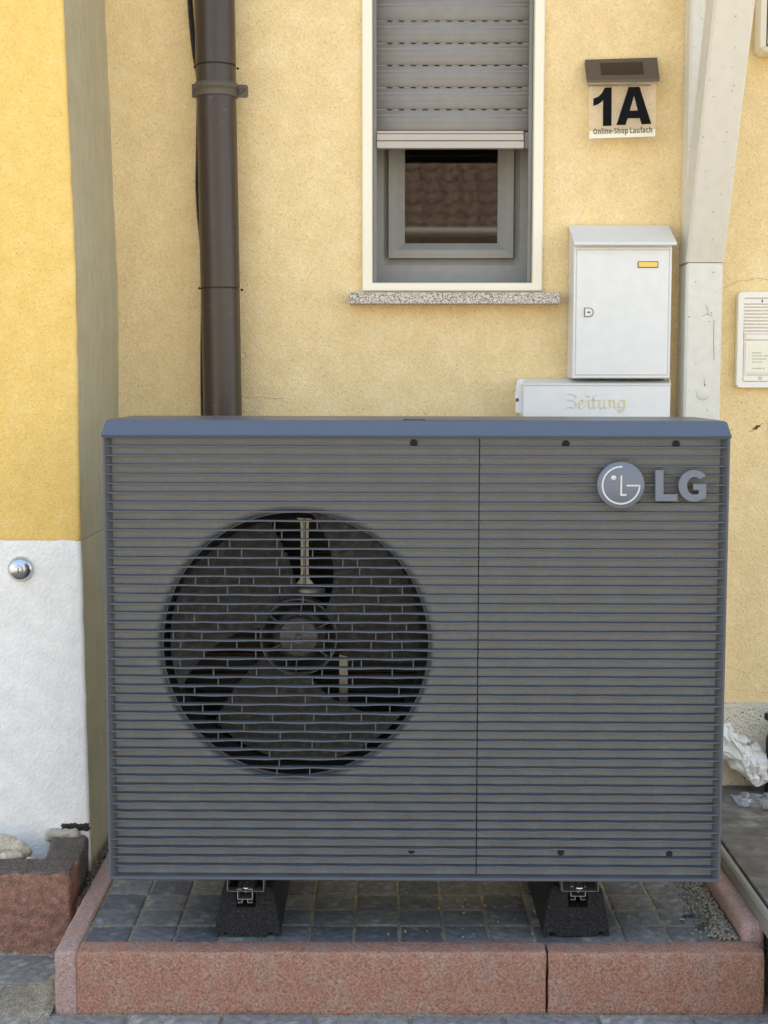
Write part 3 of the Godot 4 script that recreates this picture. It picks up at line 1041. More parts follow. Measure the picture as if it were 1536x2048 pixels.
func build_pad() -> void:
	var zf := on_y(150, 1905, PAD_Y).z      # front of the front kerb
	var zk := on_y(150, 1882, PAD_Y).z      # its back
	var xl := on_z(150, 1960, zf).x
	var xm := on_z(1095, 1960, zf).x
	var xr := on_z(1531, 1960, zf).x
	var xo := on_z(104, 1960, zf).x
	var lab := "pinkish red concrete kerb stone"
	var hgt := PAD_Y + 0.12
	var k1 := put("kerb_stone", rough_box(Vector3(xm - xl - 0.005, hgt, zf - zk), 0.005, 0.0026, 1100.0, Vector3i(90, 14, 5)), M.kerb_red, null, Vector3((xl + xm) / 2, PAD_Y - hgt / 2, (zf + zk) / 2))
	tag(k1, "long reddish concrete kerb stone along the front of the pad below both fan and grille", "kerb", "kerb stones round the pad")
	var k2 := put("kerb_stone", rough_box(Vector3(xr - xm - 0.004, hgt, zf - zk), 0.005, 0.0026, 1100.0, Vector3i(44, 14, 5), Vector3(9, 0, 0)), M.kerb_red, null, Vector3((xr + xm) / 2, PAD_Y - hgt / 2 - 0.001, (zf + zk) / 2 + 0.001))
	tag(k2, "shorter reddish concrete kerb stone at the pad front, ending at the porch step", "kerb", "kerb stones round the pad")
	var k3 := put("kerb_stone", rough_box(Vector3(xl - xo - 0.002, hgt, 0.95), 0.007, 0.0018, 700.0, Vector3i(6, 12, 50), Vector3(3, 4, 0)), M.kerb_pink, null, Vector3((xl + xo) / 2 - 0.001, PAD_Y - hgt / 2 + 0.002, zf + 0.001 - 0.475))
	k3.rotation.y = 0.012
	tag(k3, "pale pink concrete kerb stone running back beside the old mossy kerb", "kerb", "kerb stones round the pad")
	# raised round-topped stone on the right
	var rz := on_y(1490, 1882, PAD_Y).z
	var rx0 := on_y(1478, 1882, PAD_Y).x
	var rx1 := on_y(1524, 1882, PAD_Y).x
	var k4 := put("kerb_stone", rough_box(Vector3(rx1 - rx0, 0.15, 0.8), 0.016, 0.0018, 700.0, Vector3i(4, 6, 40), Vector3(1, 7, 2)), M.kerb_pink, null, Vector3((rx0 + rx1) / 2, PAD_Y + 0.040 - 0.075, rz - 0.4))
	k4.rotation.y = 0.02
	tag(k4, "raised round topped pink kerb stone beside the dark porch step", "kerb", "kerb stones round the pad")

	var pad := structure("paved_pad")
	put("bedding_sand", rough_box(Vector3(rx0 - xl + 0.06, 0.04, zk + 0.02), 0.003, 0.002, 500.0, Vector3i(60, 1, 40)), M.sand, pav_bed(pad), Vector3((xl + rx0) / 2 + 0.02, PAD_Y - 0.020 - 0.0062, (zk - 0.02) / 2))
	var pm := []
	for k in 5:
		pm.append(rough_box(Vector3(0.0945, 0.05, 0.0922), 0.005, 0.0016, 900.0, Vector3i(3, 1, 3), Vector3(k * 2.3, 1, 0)))
	for r in 9:
		for c in 15:
			var x := xl + 0.052 + c * 0.0988
			if x > rx0 - 0.02:
				continue
			var o := put("paver", pm[rng.randi() % 5], M.pavers[rng.randi() % 3], pad, Vector3(x + rng.randf_range(-0.001, 0.001), PAD_Y - 0.0285 + rng.randf_range(-0.0016, 0.0012), zk - 0.049 - r * 0.0965))
			o.rotation = Vector3(rng.randf_range(-0.006, 0.006), rng.randf_range(-0.012, 0.012), rng.randf_range(-0.006, 0.006))
	# loose gravel: a strip against the right kerb, and crumbs left of the pad
	var stone := rough_box(Vector3(0.010, 0.007, 0.008), 0.0033, 0.0012, 4000.0, Vector3i(1, 1, 1))
	var spots := []
	for k in 1700:
		var t := rng.randf()
		var z := zk - 0.005 - t * 0.55
		var x := rx0 - absf(rng.randfn(0.0, 0.030)) - 0.002
		spots.append([Vector3(x, PAD_Y + 0.001 + rng.randf_range(-0.001, 0.004) * (1.0 if x > rx0 - 0.05 else 0.3), z), rng.randf_range(0.25, 0.75)])
	for k in 60:
		spots.append([Vector3(rng.randf_range(0.0, rx0), PAD_Y + 0.0005, zk - rng.randf_range(0.02, 0.3)), rng.randf_range(0.3, 0.7)])
	scatter("loose_gravel", "grey gravel crumbs strewn along the raised pink kerb", spots, stone)
	spots = []
	var big := rough_box(Vector3(0.024, 0.016, 0.020), 0.0075, 0.003, 1500.0, Vector3i(1, 1, 1), Vector3(4, 4, 4))
	for k in 700:
		var z := rng.randf_range(0.0, 0.66)
		var x0 := -0.76
		var x1: float = xo + 0.0
		spots.append([Vector3(rng.randf_range(x0, x1), 0.085 + 0.03 * (0.66 - z) + rng.randf_range(-0.02, 0.008), z), rng.randf_range(0.35, 0.9)])
	scatter("gravel_strip", "dark coarse gravel filling the gap between pier and pink kerb", spots, big)

	# hose clamp lying on the stones
	var hc := on_y(1390, 1850, PAD_Y)
	var cl := thing("hose_clamp", "small open steel hose clamp lying on the dark pad stones", "clamp", Vector3(hc.x, PAD_Y + 0.0095, hc.z))
	var st := st_new(false)
	for k in 30:
		var a0 := deg_to_rad(-150 + 8.5 * k)
		var a1 := deg_to_rad(-150 + 8.5 * (k + 1))
		for rr in [0.0295, 0.0288]:
			quad(st, Vector3(cos(a0) * rr, -0.0045, sin(a0) * rr), Vector3(cos(a1) * rr, -0.0045, sin(a1) * rr), Vector3(cos(a1) * rr, 0.0045, sin(a1) * rr), Vector3(cos(a0) * rr, 0.0045, sin(a0) * rr), Vector3(cos(a0), 0, sin(a0)) * (1.0 if rr > 0.029 else -1.0))
	put("band", done(st), M.chrome, cl)
	put("screw_housing", box_mesh(Vector3(0.012, 0.011, 0.009), 0.002), M.chrome, cl, Vector3(-0.030, 0.001, 0.006))

func pav_bed(pad: Node) -> Node:
	return pad

func scatter(called: String, label: String, spots: Array, mesh: Mesh) -> void:
	var mm := MultiMesh.new()
	mm.transform_format = MultiMesh.TRANSFORM_3D
	mm.mesh = mesh
	mm.instance_count = spots.size()
	for k in spots.size():
		var b := Basis.from_euler(Vector3(rng.randf() * TAU, rng.randf() * TAU, rng.randf() * TAU)).scaled(Vector3.ONE * spots[k][1])
		mm.set_instance_transform(k, Transform3D(b, spots[k][0]))
	var o := MultiMeshInstance3D.new()
	o.multimesh = mm
	o.material_override = M.gravel
	o.name = numbered(called)
	add_child(o)
	o.set_meta("kind", "stuff")
	tag(o, label, "gravel")

# ---------------------------------------------------------------- old kerb with pebbles at the pier
func build_old_kerb() -> void:
	var zf := on_y(50, 1905, 0.0).z
	var top := on_z(50, 1748, zf).y
	var xr := on_z(142, 1850, zf).x
	var bk := on_y(50, 1718, top).z
	var a := put("old_kerb_stone", rough_box(Vector3(xr + 2.3, top + 0.12, zf - bk), 0.010, 0.005, 420.0, Vector3i(90, 14, 6)), M.kerb_old, null, Vector3((xr - 2.3) / 2, (top - 0.12) / 2, (zf + bk) / 2))
	tag(a, "weathered red kerb stone with a sooty dark top below white pebbles", "kerb", "old kerb stones at the pier")
	# the grime that has settled on its top is a crust with its own outline
	var crust := rough_box(Vector3(xr + 2.295, 0.012, zf - bk - 0.004), 0.0055, 0.004, 420.0, Vector3i(90, 1, 6), Vector3(1, 0, 0))
	var cr := put("crust", crust, M.kerb_sooty, a, Vector3(-0.001, (top + 0.12) / 2 - 0.0035, -0.003))
	var zr := 0.435
	var x0 := on_y(95, 1718, top).x
	var r := put("old_kerb_stone", rough_box(Vector3(0.088, top + 0.125, bk - zr), 0.010, 0.004, 420.0, Vector3i(8, 14, 18), Vector3(6, 2, 0)), M.kerb_sooty, null, Vector3(-0.785, (top - 0.115) / 2, (bk + zr) / 2 - 0.002))
	r.rotation.y = 0.09
	tag(r, "blackened short kerb stone running back to the corner of the white plinth", "kerb", "old kerb stones at the pier")
	# mortar, and a dark lump put in as the shade of a gap
	var mc := on_y(137, 1658, top)
	var mo := put("mortar_lump", rough_box(Vector3(0.085, 0.030, 0.030), 0.012, 0.006, 900.0, Vector3i(8, 3, 3)), M.mortar, null, Vector3(mc.x, top + 0.006, 0.437))
	tag(mo, "grey mortar lump between the blackened kerb end and the white plinth", "mortar")
	var gp := st_new(true)
	var g0 := on_z(150, 1652, 0.427)
	var gap_shade := rough_box(Vector3(0.072, 0.016, 0.010), 0.0045, 0.006, 1500.0, Vector3i(12, 5, 3), Vector3(8, 8, 1))
	var ms := put("gap_shade", gap_shade, M.soil, null, Vector3(g0.x, g0.y - 0.003, 0.426))
	tag(ms, "black lump painted as the shade of a gap in the white plinth above the mortar", "gap_shade")
	# bed of soil behind the front stone
	var bed := put("planting_bed", rough_box(Vector3(2.4, 0.12, bk - 0.40), 0.004, 0.006, 300.0, Vector3i(60, 1, 8)), M.soil, null, Vector3(x0 - 1.2, 0.035, (bk + 0.42) / 2 + 0.005))
	bed.set_meta("kind", "structure")
	# pebbles
	var pe := [[8, 1692, 0.034, 0.028, 0.3, "large pale pebble with a yellow stain, resting against the white plinth", 0.075], [41, 1700, 0.029, 0.021, 0.75, "egg shaped grey white pebble leaning beside the stained one", 0.070], [22, 1714, 0.027, 0.012, 0.0, "flat grey pebble lying before two larger pebbles", 0.024], [62, 1719, 0.012, 0.006, 0.2, "tiny pale pebble half sunk beside the blackened kerb", 0.02], [-42, 1703, 0.030, 0.026, 0.5, "round white pebble at the outer end of the pebble heap", 0.05], [14, 1730, 0.040, 0.034, 0.2, "large pebble low in the bed under the pebble heap", 0.10], [60, 1735, 0.036, 0.028, 0.1, "pebble wedged low in the bed next to the blackened kerb", 0.08]]
	var kk := 0
	for q in pe:
		var zz: float = bk - q[6]
		var pos := on_z(q[0], q[1], zz)
		var o := put("pebble", rough_box(Vector3(q[2] * 2, q[3] * 2.1, q[2] * 1.5), minf(q[3], q[2] * 0.75) * 0.96, q[3] * 0.16, 260.0, Vector3i(5, 5, 5), Vector3(kk, 2, 3)), M.pebble, null, pos)
		o.rotation = Vector3(0, 0.3 * kk, -q[4])
		tag(o, q[5], "pebble", "pebbles in the kerbed bed")
		kk += 1

# ---------------------------------------------------------------- porch step on the right
const STEP_Y := 0.2

func build_porch_step() -> void:
	var s := structure("porch_step")
	var e0 := on_y(1447, 1700, STEP_Y)
	var e1 := on_y(1536, 1853, STEP_Y)
	var x := (e0.x + e1.x) / 2.0
	put("step_base", boxes([[Vector3(x + 0.026 + 1.0, STEP_Y / 2 - 0.05, 0.9), Vector3(2.0, STEP_Y + 0.07, 1.79)]], 0.004), M.mortar, s)
	# metal edging strip and tiles
	put("edging", boxes([[Vector3(x + 0.009, STEP_Y - 0.022, 0.9), Vector3(0.018, 0.046, 1.80)]], 0.005), M.edging, s)
	var pm := rough_box(Vector3(0.594, 0.024, 0.294), 0.003, 0.0008, 200.0, Vector3i(6, 1, 4))
	for c in 3:
		for r in 6:
			put("tile", pm, M.tile, s, Vector3(x + 0.02 + 0.30 + c * 0.6, STEP_Y - 0.0115, 0.008 + 0.148 + r * 0.299))

# ---------------------------------------------------------------- heat pump
func build_pump() -> void:
	var u := thing("heat_pump", "slate grey outdoor heat pump with slatted front, round fan opening and raised emblem", "heat pump")
	u.rotation = Vector3(deg_to_rad(-0.55), deg_to_rad(-0.45), deg_to_rad(-0.12))
	u.position = on_z(828, 1762, 1.0)
	var T := u.transform
	var W := 1.304
	var hw := W / 2.0
	var H := 0.981
	var depth := 0.335
	var rec := -0.0235          # the grille's ground behind its front
	var ytop := on_local(T, 820, 876, 0.0).y      # underside of the top cover's lip
	# shell
	var sh := 0.003
	put("casing", boxes([[Vector3(-hw + sh / 2 + 0.001, ytop / 2 + 0.003, (rec - depth) / 2 - 0.010), Vector3(sh, ytop - 0.004, depth + rec - 0.014)], [Vector3(hw - sh / 2 - 0.001, ytop / 2 + 0.003, (rec - depth) / 2 - 0.010), Vector3(sh, ytop - 0.004, depth + rec - 0.014)],
		[Vector3(0, 0.004, (rec - depth) / 2 - 0.010), Vector3(W - 0.008, 0.004, depth + rec - 0.014)], [Vector3(0.39, ytop / 2, -depth + 0.006), Vector3(0.50, ytop - 0.02, 0.004)], [Vector3(0.135, ytop / 2, -0.17), Vector3(0.004, ytop - 0.02, 0.24)]], 0.001), M.pump, u)
	# front rim: thin edge, then a slope in to the ground of the grille
	var st := st_new(false)
	var e := 0.0045
	rect_rings(st, [[-hw, hw, 0.0, ytop, -0.030], [-hw, hw, 0.0, ytop, -0.0015], [-hw + 0.0015, hw - 0.0015, 0.0015, ytop, 0.0], [-hw + e, hw - e, 0.0065, ytop - 0.001, 0.0], [-hw + e + 0.0004, hw - e - 0.0004, 0.007, ytop - 0.0015, -0.0012], [-hw + 0.0155, hw - 0.0155, 0.0078, ytop - 0.002, rec]])
	put("front_rim", done(st), M.slate, u)
	# top cover: lip, sloping front, flat top
	var cov := ArrayMesh.new()
	st = st_new(false)
	var prof := [Vector2(ytop + 0.0005, 0.001), Vector2(ytop + 0.0055, 0.0035), Vector2(ytop + 0.0075, 0.002), Vector2(H - 0.004, -0.0165), Vector2(H - 0.0012, -0.019), Vector2(H, -0.024), Vector2(H + 0.001, -depth + 0.01), Vector2(H - 0.004, -depth), Vector2(ytop + 0.0005, -depth)]
	var inset := [0.0, 0.0, 0.0005, 0.0055, 0.009, 0.011, 0.011, 0.011, 0.0]
	for k in prof.size():
		var q := (k + 1) % prof.size()
		var a: Vector2 = prof[k]
		var b: Vector2 = prof[q]
		var ia: float = hw + 0.0015 - inset[k]
		var ib: float = hw + 0.0015 - inset[q]
		var m := (a + b) * 0.5 - Vector2(ytop + 0.01, -0.16)
		quad(st, Vector3(-ia, a.x, a.y), Vector3(ia, a.x, a.y), Vector3(ib, b.x, b.y), Vector3(-ib, b.x, b.y), Vector3(0, m.x, m.y * 0.2))
		for s in [-1.0, 1.0]:
			tri(st, Vector3(s * ia, a.x, a.y), Vector3(s * ib, b.x, b.y), Vector3(s * (hw - 0.003), ytop + 0.012, -0.16), Vector3(s, 0, 0))
	put("top_cover", done(st), M.cover, u)
	put("cover_notch", boxes([[Vector3(on_local(T, 829, 836, -0.02).x, H + 0.0006, -0.034), Vector3(0.046, 0.0016, 0.012)]], 0.0006), M.black, u)

	# ground of the grille: left panel with the round opening, right panel plain
	var seam_top := on_local(T, 960, 885, 0).x
	var seam := (seam_top + on_local(T, 953.5, 1750, 0).x) / 2.0
	var c3 := on_local(T, 590.5, 1292, rec)
	var c := Vector2(c3.x, c3.y)
	var R := (on_local(T, 858, 1292, rec).x - on_local(T, 323, 1292, rec).x) / 2.0
	var lip := R + 0.016
	var x0 := -hw + 0.013
	var x1 := seam - 0.0012
	var y0 := 0.0075
	var y1 := ytop - 0.0005
	var angs := []
	for k in 120:
		angs.append(TAU * k / 120.0)
	for q in [Vector2(x0, y0), Vector2(x1, y0), Vector2(x1, y1), Vector2(x0, y1)]:
		angs.append(fposmod((q - c).angle(), TAU))
	angs.sort()
	var reach := func(a: float) -> Vector2:
		var d := Vector2(cos(a), sin(a))
		var t := 1e9
		if absf(d.x) > 1e-6:
			t = minf(t, ((x1 if d.x > 0 else x0) - c.x) / d.x)
		if absf(d.y) > 1e-6:
			t = minf(t, ((y1 if d.y > 0 else y0) - c.y) / d.y)
		return c + d * t
	st = st_new(false)
	for k in angs.size():
		var a: float = angs[k]
		var b: float = angs[(k + 1) % angs.size()]
		if absf(a - b) < 1e-5:
			continue
		var pa: Vector2 = reach.call(a)
		var pb: Vector2 = reach.call(b)
		var ia := c + Vector2(cos(a), sin(a)) * lip
		var ib := c + Vector2(cos(b), sin(b)) * lip
		quad(st, Vector3(ia.x, ia.y, rec), Vector3(pa.x, pa.y, rec), Vector3(pb.x, pb.y, rec), Vector3(ib.x, ib.y, rec), Vector3.BACK)
	put("front_panel", done(st), M.pump, u)
	put("front_panel", boxes([[Vector3((seam + 0.0012 + hw - 0.013) / 2, (y0 + y1) / 2, rec - 0.001), Vector3(hw - 0.013 - seam - 0.0012, y1 - y0, 0.002)]], 0.0004), M.pump, u)
	put("seam_strip", boxes([[Vector3(seam, (y0 + y1) / 2, rec - 0.006), Vector3(0.012, y1 - y0, 0.004)]], 0.0004), M.black, u)
	# rolled lip of the opening, its bright edge and the duct behind
	var cz := Vector3(c.x, c.y, 0)
	put("opening_lip", lathe_mesh([Vector2(lip, rec), Vector2(lip - 0.005, rec - 0.0012), Vector2(lip - 0.010, rec - 0.005), Vector2(lip - 0.0138, rec - 0.0125), Vector2(R + 0.001, rec - 0.018)], 120, FACING), M.pump, u, cz)
	put("opening_edge", lathe_mesh([Vector2(R + 0.0012, rec - 0.017), Vector2(R - 0.0002, rec - 0.0160), Vector2(R - 0.0012, rec - 0.0175), Vector2(R - 0.0012, rec - 0.022)], 120, FACING), M.badge, u, cz)
	put("fan_duct", lathe_mesh([Vector2(R + 0.001, rec - 0.018), Vector2(R - 0.004, rec - 0.035), Vector2(R - 0.010, rec - 0.050), Vector2(R - 0.010, rec - 0.055), Vector2(R - 0.016, rec - 0.058), Vector2(R - 0.016, rec - 0.120), Vector2(R + 0.03, rec - 0.140)], 96, FACING), M.black, u, cz)

	# slats: wavy front edge; neighbours are out of step
	var ya := on_local(T, 300, 892.5, 0).y
	var yb := on_local(T, 300, 1733.5, 0).y
	var count := 47
	var pitch := (ya - yb) / (count - 1)
	var meshes := {}
	for v in 4:
		for s in 2:
			var sx0 := -hw + e - 0.001 if s == 0 else seam + 0.0014
			var sx1 := seam - 0.0014 if s == 0 else hw - e + 0.001
			var n := 56 if s == 0 else 44
			var m := st_new(false)
			var ph: float = [0.0, PI, 0.9, PI + 0.9][v]
			var zf := func(x: float) -> float: return -0.0050 + 0.0040 * sin(TAU * x / 0.121 + ph + 0.8 * sin(x * 3.1 + v))
			var th := 0.0013
			for k in n:
				var p := lerpf(sx0, sx1, float(k) / n)
				var q := lerpf(sx0, sx1, float(k + 1) / n)
				var zp: float = zf.call(p)
				var zq: float = zf.call(q)
				var bk := rec - 0.0005
				quad(m, Vector3(p, th * 1.1, bk), Vector3(q, th * 1.1, bk), Vector3(q, th, zq - 0.0006), Vector3(p, th, zp - 0.0006), Vector3.UP)
				quad(m, Vector3(p, th, zp - 0.0006), Vector3(q, th, zq - 0.0006), Vector3(q, th * 0.4, zq), Vector3(p, th * 0.4, zp), Vector3(0, 1, 1))
				quad(m, Vector3(p, th * 0.4, zp), Vector3(q, th * 0.4, zq), Vector3(q, -th, zq), Vector3(p, -th, zp), Vector3.BACK)
				quad(m, Vector3(p, -th, zp), Vector3(q, -th, zq), Vector3(q, -th * 1.2, bk), Vector3(p, -th * 1.2, bk), Vector3.DOWN)
			meshes[v * 2 + s] = done(m)
	for k in count:
		for s in 2:
			var v: int = (k % 2) + (2 if (k / 8) % 2 == 1 else 0)
			put("slat", meshes[v * 2 + s], M.slate, u, Vector3(0, ya - k * pitch, 0))

	# pins that tie the slats together over the opening (pixels of a 610 px wide detail)
	var pins := [[653, 130], [868, 130], [689, 175], [427, 218], [666, 220], [927, 222], [368, 264], [487, 264], [690, 266], [844, 268], [320, 310], [664, 312], [997, 315], [1070, 316], [403, 357], [678, 357], [1081, 360],
		[255, 402], [475, 403], [547, 403], [737, 405], [1140, 408], [1235, 408], [416, 449], [678, 450], [1045, 453], [1296, 453], [369, 495], [796, 497], [1175, 500], [167, 541], [416, 541], [855, 543], [1104, 545], [1296, 545],
		[249, 586], [558, 587], [974, 590], [1235, 590], [369, 632], [796, 633], [1044, 636], [1316, 636], [143, 677], [286, 678], [558, 680], [925, 682], [1162, 683], [1245, 683], [179, 724], [463, 725], [737, 727], [902, 728], [1139, 728], [1294, 728],
		[297, 770], [558, 771], [937, 772], [1245, 773], [178, 815], [416, 817], [712, 819], [1045, 820], [1090, 820], [1351, 820], [345, 861], [562, 862], [892, 865], [1245, 865], [369, 907], [844, 909], [1045, 911], [250, 952], [664, 955], [925, 955], [1279, 957],
		[196, 997], [440, 1000], [807, 1001], [1115, 1002], [291, 1043], [489, 1045], [915, 1047], [1233, 1047], [376, 1089], [643, 1091], [850, 1094], [1090, 1093], [499, 1136], [806, 1138], [1161, 1138], [369, 1180], [681, 1183], [1035, 1184],
		[487, 1226], [842, 1228], [1113, 1228], [628, 1271], [961, 1273], [676, 1317], [665, 1362], [830, 1362]]
	var pin_mesh := box_mesh(Vector3(0.0024, pitch - 0.0018, 0.008), 0.0006)
	for q in pins:
		var l := on_local(T, 290.0 + q[0] / 2.518, 1000.0 + q[1] / 2.518, rec + 0.008)
		var row := roundf((ya - l.y) / pitch - 0.5) + 0.5
		put("slat_pin", pin_mesh, M.slate, u, Vector3(l.x, ya - row * pitch, rec + 0.007))

	# screws above, dark discs below painted as the shade in screw holes
	var screw := lathe_mesh([Vector2(0.0078, 0.0), Vector2(0.0078, 0.0026), Vector2(0.0066, 0.0028), Vector2(0.0060, 0.0008), Vector2(0.0044, 0.0010), Vector2(0.0040, 0.0022), Vector2(0.0016, 0.0024), Vector2(0.0012, 0.0010), Vector2(0.0, 0.0010)], 20, FACING)
	for q in [[827.5, 886], [1131.5, 888], [1352, 888.5]]:
		var l := on_local(T, q[0], q[1], rec)
		put("screw", screw, M.black, u, Vector3(l.x, l.y, rec))
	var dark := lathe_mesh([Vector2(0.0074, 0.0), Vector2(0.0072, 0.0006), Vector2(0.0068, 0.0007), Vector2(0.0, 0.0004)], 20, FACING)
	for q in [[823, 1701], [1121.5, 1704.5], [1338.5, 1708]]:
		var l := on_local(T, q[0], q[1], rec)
		put("screw_hole_shade", dark, M.slot, u, Vector3(l.x, l.y, rec))

	# fan
	var fc := on_local(T, 598, 1272, -0.075)
	var fan := Node3D.new()
	fan.name = "fan"
	u.add_child(fan)
	fan.position = Vector3(fc.x, fc.y, -0.075)
	var px := 3.04 / FOCAL * 1.04
	for bld in 3:
		var base := deg_to_rad(120.0 * bld)
		var s := st_new(true)
		var nr := 26
		var na := 18
		var pos := func(i: int, j: int) -> Vector3:
			var t := float(i) / nr
			var r := lerpf(70.0, 251.0, t)
			var trail := lerpf(-31.0, -14.0, pow(t, 0.8)) + 2.6 * absf(fmod(t * 11.0, 1.0) - 0.5) * (1.0 if j == 0 else 0.0)
			var lead := lerpf(44.0, 84.0, pow(t, 0.95))
			var f := float(j) / na
			var a := base + deg_to_rad(lerpf(trail, lead, f))
			var z := lerpf(-0.040, 0.034, f) * (0.55 + 0.6 * t) + 0.010 * sin(PI * f)
			return Vector3(cos(a) * r * px, sin(a) * r * px, z)
		for i in nr:
			for j in na:
				quad(s, pos.call(i, j), pos.call(i + 1, j), pos.call(i + 1, j + 1), pos.call(i, j + 1), Vector3.BACK)
		put("blade", done(s), M.blade, fan)
	put("hub", lathe_mesh([Vector2(0.0, 0.022), Vector2(0.006, 0.022), Vector2(0.0075, 0.019), Vector2(0.010, 0.0175), Vector2(0.011, 0.0185), Vector2(0.0155, 0.0185), Vector2(0.017, 0.0165), Vector2(0.039, 0.0165), Vector2(0.042, 0.013), Vector2(0.042, -0.03)], 40, FACING), M.hub, fan)
	put("hub_ring", lathe_mesh([Vector2(0.081, -0.04), Vector2(0.080, 0.013), Vector2(0.0818, 0.0145), Vector2(0.0838, 0.013), Vector2(0.0838, -0.04)], 56, FACING), M.hub, fan)
	put("hub_plate", lathe_mesh([Vector2(0.042, -0.012), Vector2(0.058, -0.010), Vector2(0.060, -0.018), Vector2(0.081, -0.020)], 56, FACING), M.black, fan)
	for k in 6:
		var a := deg_to_rad(25.0 + 60.0 * k)
		var s := st_new(false)
		box(s, Vector3(cos(a), sin(a), 0) * 0.063 + Vector3(0, 0, -0.003), Vector3(0.036, 0.003, 0.018), 0.0006, Basis(Vector3.BACK, a))
		put("hub_rib", done(s), M.hub, fan)
		s = st_new(true)
		lathe(s, [Vector2(0.0, 0.004), Vector2(0.0034, 0.003), Vector2(0.004, -0.01)], 10, Vector3(cos(a) * 0.0735, sin(a) * 0.0735, 0.004), FACING)
		put("rivet", done(s), M.hub, fan)

	# motor bracket: two uprights, the bright stay and its shoe
	var br := Node3D.new()
	br.name = "motor_bracket"
	u.add_child(br)
	for q in [537.0, 687.0]:
		var x := on_local(T, q, 1290, -0.17).x
		var s := st_new(false)
		box(s, Vector3(x, c.y, -0.17), Vector3(0.020, 0.64, 0.006), 0.001)
		box(s, Vector3(x - 0.009, c.y, -0.178), Vector3(0.003, 0.64, 0.02), 0.001)
		put("upright", done(s), M.zinc, br)
	var sx := on_local(T, 609.5, 1100, -0.13).x
	var sy0 := on_local(T, 609.5, 1172, -0.13).y
	var sy1 := on_local(T, 609.5, 1030, -0.13).y
	var out := PackedVector2Array()
	for s in [-1.0, 1.0]:
		var pts := [Vector2(0.021, sy1 + 0.02), Vector2(0.018, sy1 - 0.004), Vector2(0.0095, sy1 - 0.016), Vector2(0.0085, sy1 - 0.03), Vector2(0.0085, sy0 + 0.03), Vector2(0.0105, sy0 + 0.016), Vector2(0.020, sy0 + 0.004), Vector2(0.022, sy0 - 0.006)]
		if s > 0:
			pts.reverse()
		for p in pts:
			out.append(Vector2(sx + s * p.x, p.y))
	put("stay", plate_mesh(out, -0.128, -0.134), M.zinc, br)
	put("stay_rib", boxes([[Vector3(sx, (sy0 + sy1) / 2, -0.127), Vector3(0.005, sy1 - sy0, 0.008)]], 0.002), M.zinc, br)
	var st4 := st_new(true)
	sweep_x(st4, [Vector2(sy0, -0.135), Vector2(sy0, -0.118), Vector2(sy0 - 0.006, -0.112), Vector2(sy0 - 0.018, -0.112), Vector2(sy0 - 0.022, -0.118), Vector2(sy0 - 0.022, -0.135)], sx - 0.028, sx + 0.045)
	put("shoe", done(st4), M.zinc, br)
	put("motor", lathe_mesh([Vector2(0.0, 0.0), Vector2(0.055, -0.004), Vector2(0.06, -0.01), Vector2(0.06, -0.06)], 32, FACING), M.black, br, Vector3(fc.x, fc.y, -0.125))

	# finned coil at the back with its copper pipes
	put("coil", boxes([[Vector3(-0.255, ytop / 2 + 0.005, -depth + 0.03), Vector3(0.77, ytop - 0.03, 0.03)]], 0.001), M.coil, u)
	for k in 18:
		var s := st_new(true)
		var yy := 0.06 + k * 0.047
		tube(s, [Vector3(-0.62, yy, -depth + 0.05), Vector3(0.12, yy, -depth + 0.05)], 0.0045, 6)
		put("coil_pipe", done(s), M.copper, u)

	# emblem: disc with the drawn face, and two letters
	var em := Node3D.new()
	em.name = "emblem"
	u.add_child(em)
	var el := on_local(T, 1242, 970.5, 0.003)
	var er := 47.5 * 2.99 / FOCAL
	em.position = Vector3(el.x, el.y, 0)
	put("disc", lathe_mesh([Vector2(0, 0.0034), Vector2(er - 0.0012, 0.0034), Vector2(er, 0.0024), Vector2(er, -0.012)], 56, FACING), M.badge, em)
	var k7 := er / 161.0      # one unit of the detail the emblem was read from
	var stroke := 11.0 * k7
	var arc := PackedVector2Array()
	var ro := 132.0 * k7
	for q in 41:
		var a := deg_to_rad(87.0 + 273.0 * q / 40.0)
		arc.append(Vector2(cos(a), sin(a)) * ro)
	for q in 41:
		var a := deg_to_rad(360.0 - 273.0 * q / 40.0)
		arc.append(Vector2(cos(a), sin(a)) * (ro - stroke))
	put("arc", plate_mesh(arc, 0.0042, 0.003), M.badge_line, em)
	put("bar", boxes([[Vector3((ro + 38.0 * k7) / 2, -2.0 * k7, 0.0037), Vector3(ro - 38.0 * k7, stroke, 0.0010)]], 0.0001), M.badge_line, em)
	put("stem", plate_mesh(PackedVector2Array([Vector2(-4 * k7, 66 * k7), Vector2(7 * k7, 66 * k7), Vector2(7 * k7, -60 * k7), Vector2(38 * k7, -60 * k7), Vector2(38 * k7, -72 * k7), Vector2(-4 * k7, -72 * k7)]), 0.0042, 0.003), M.badge_line, em)
	put("dot", lathe_mesh([Vector2(0, 0.0044), Vector2(18.5 * k7, 0.0042), Vector2(18.5 * k7, 0.003)], 24, FACING), M.badge_line, em, Vector3(-51 * k7, 50 * k7, 0))
	var dt := func(x: float, y: float) -> Vector2:
		var l := on_local(T, 1080.0 + x / 3.368, 840.0 + y / 3.368, 0.003)
		return Vector2(l.x, l.y)
	var Ls := PackedVector2Array()
	for q in [[778, 338], [832, 338], [832, 500], [926, 500], [926, 546], [778, 546]]:
		Ls.append(dt.call(q[0], q[1]))
	put("letter", plate_mesh(Ls, 0.0036, -0.012), M.badge, u)
	var Gs := PackedVector2Array()
	var gc := Vector2(1037, 443)
	for q in 34:      # outer curve from the upper right end round to the lower right
		var a := deg_to_rad(38.0 + 262.0 * q / 33.0)
		Gs.append(dt.call(gc.x + cos(a) * 103.0, gc.y - sin(a) * 107.0))
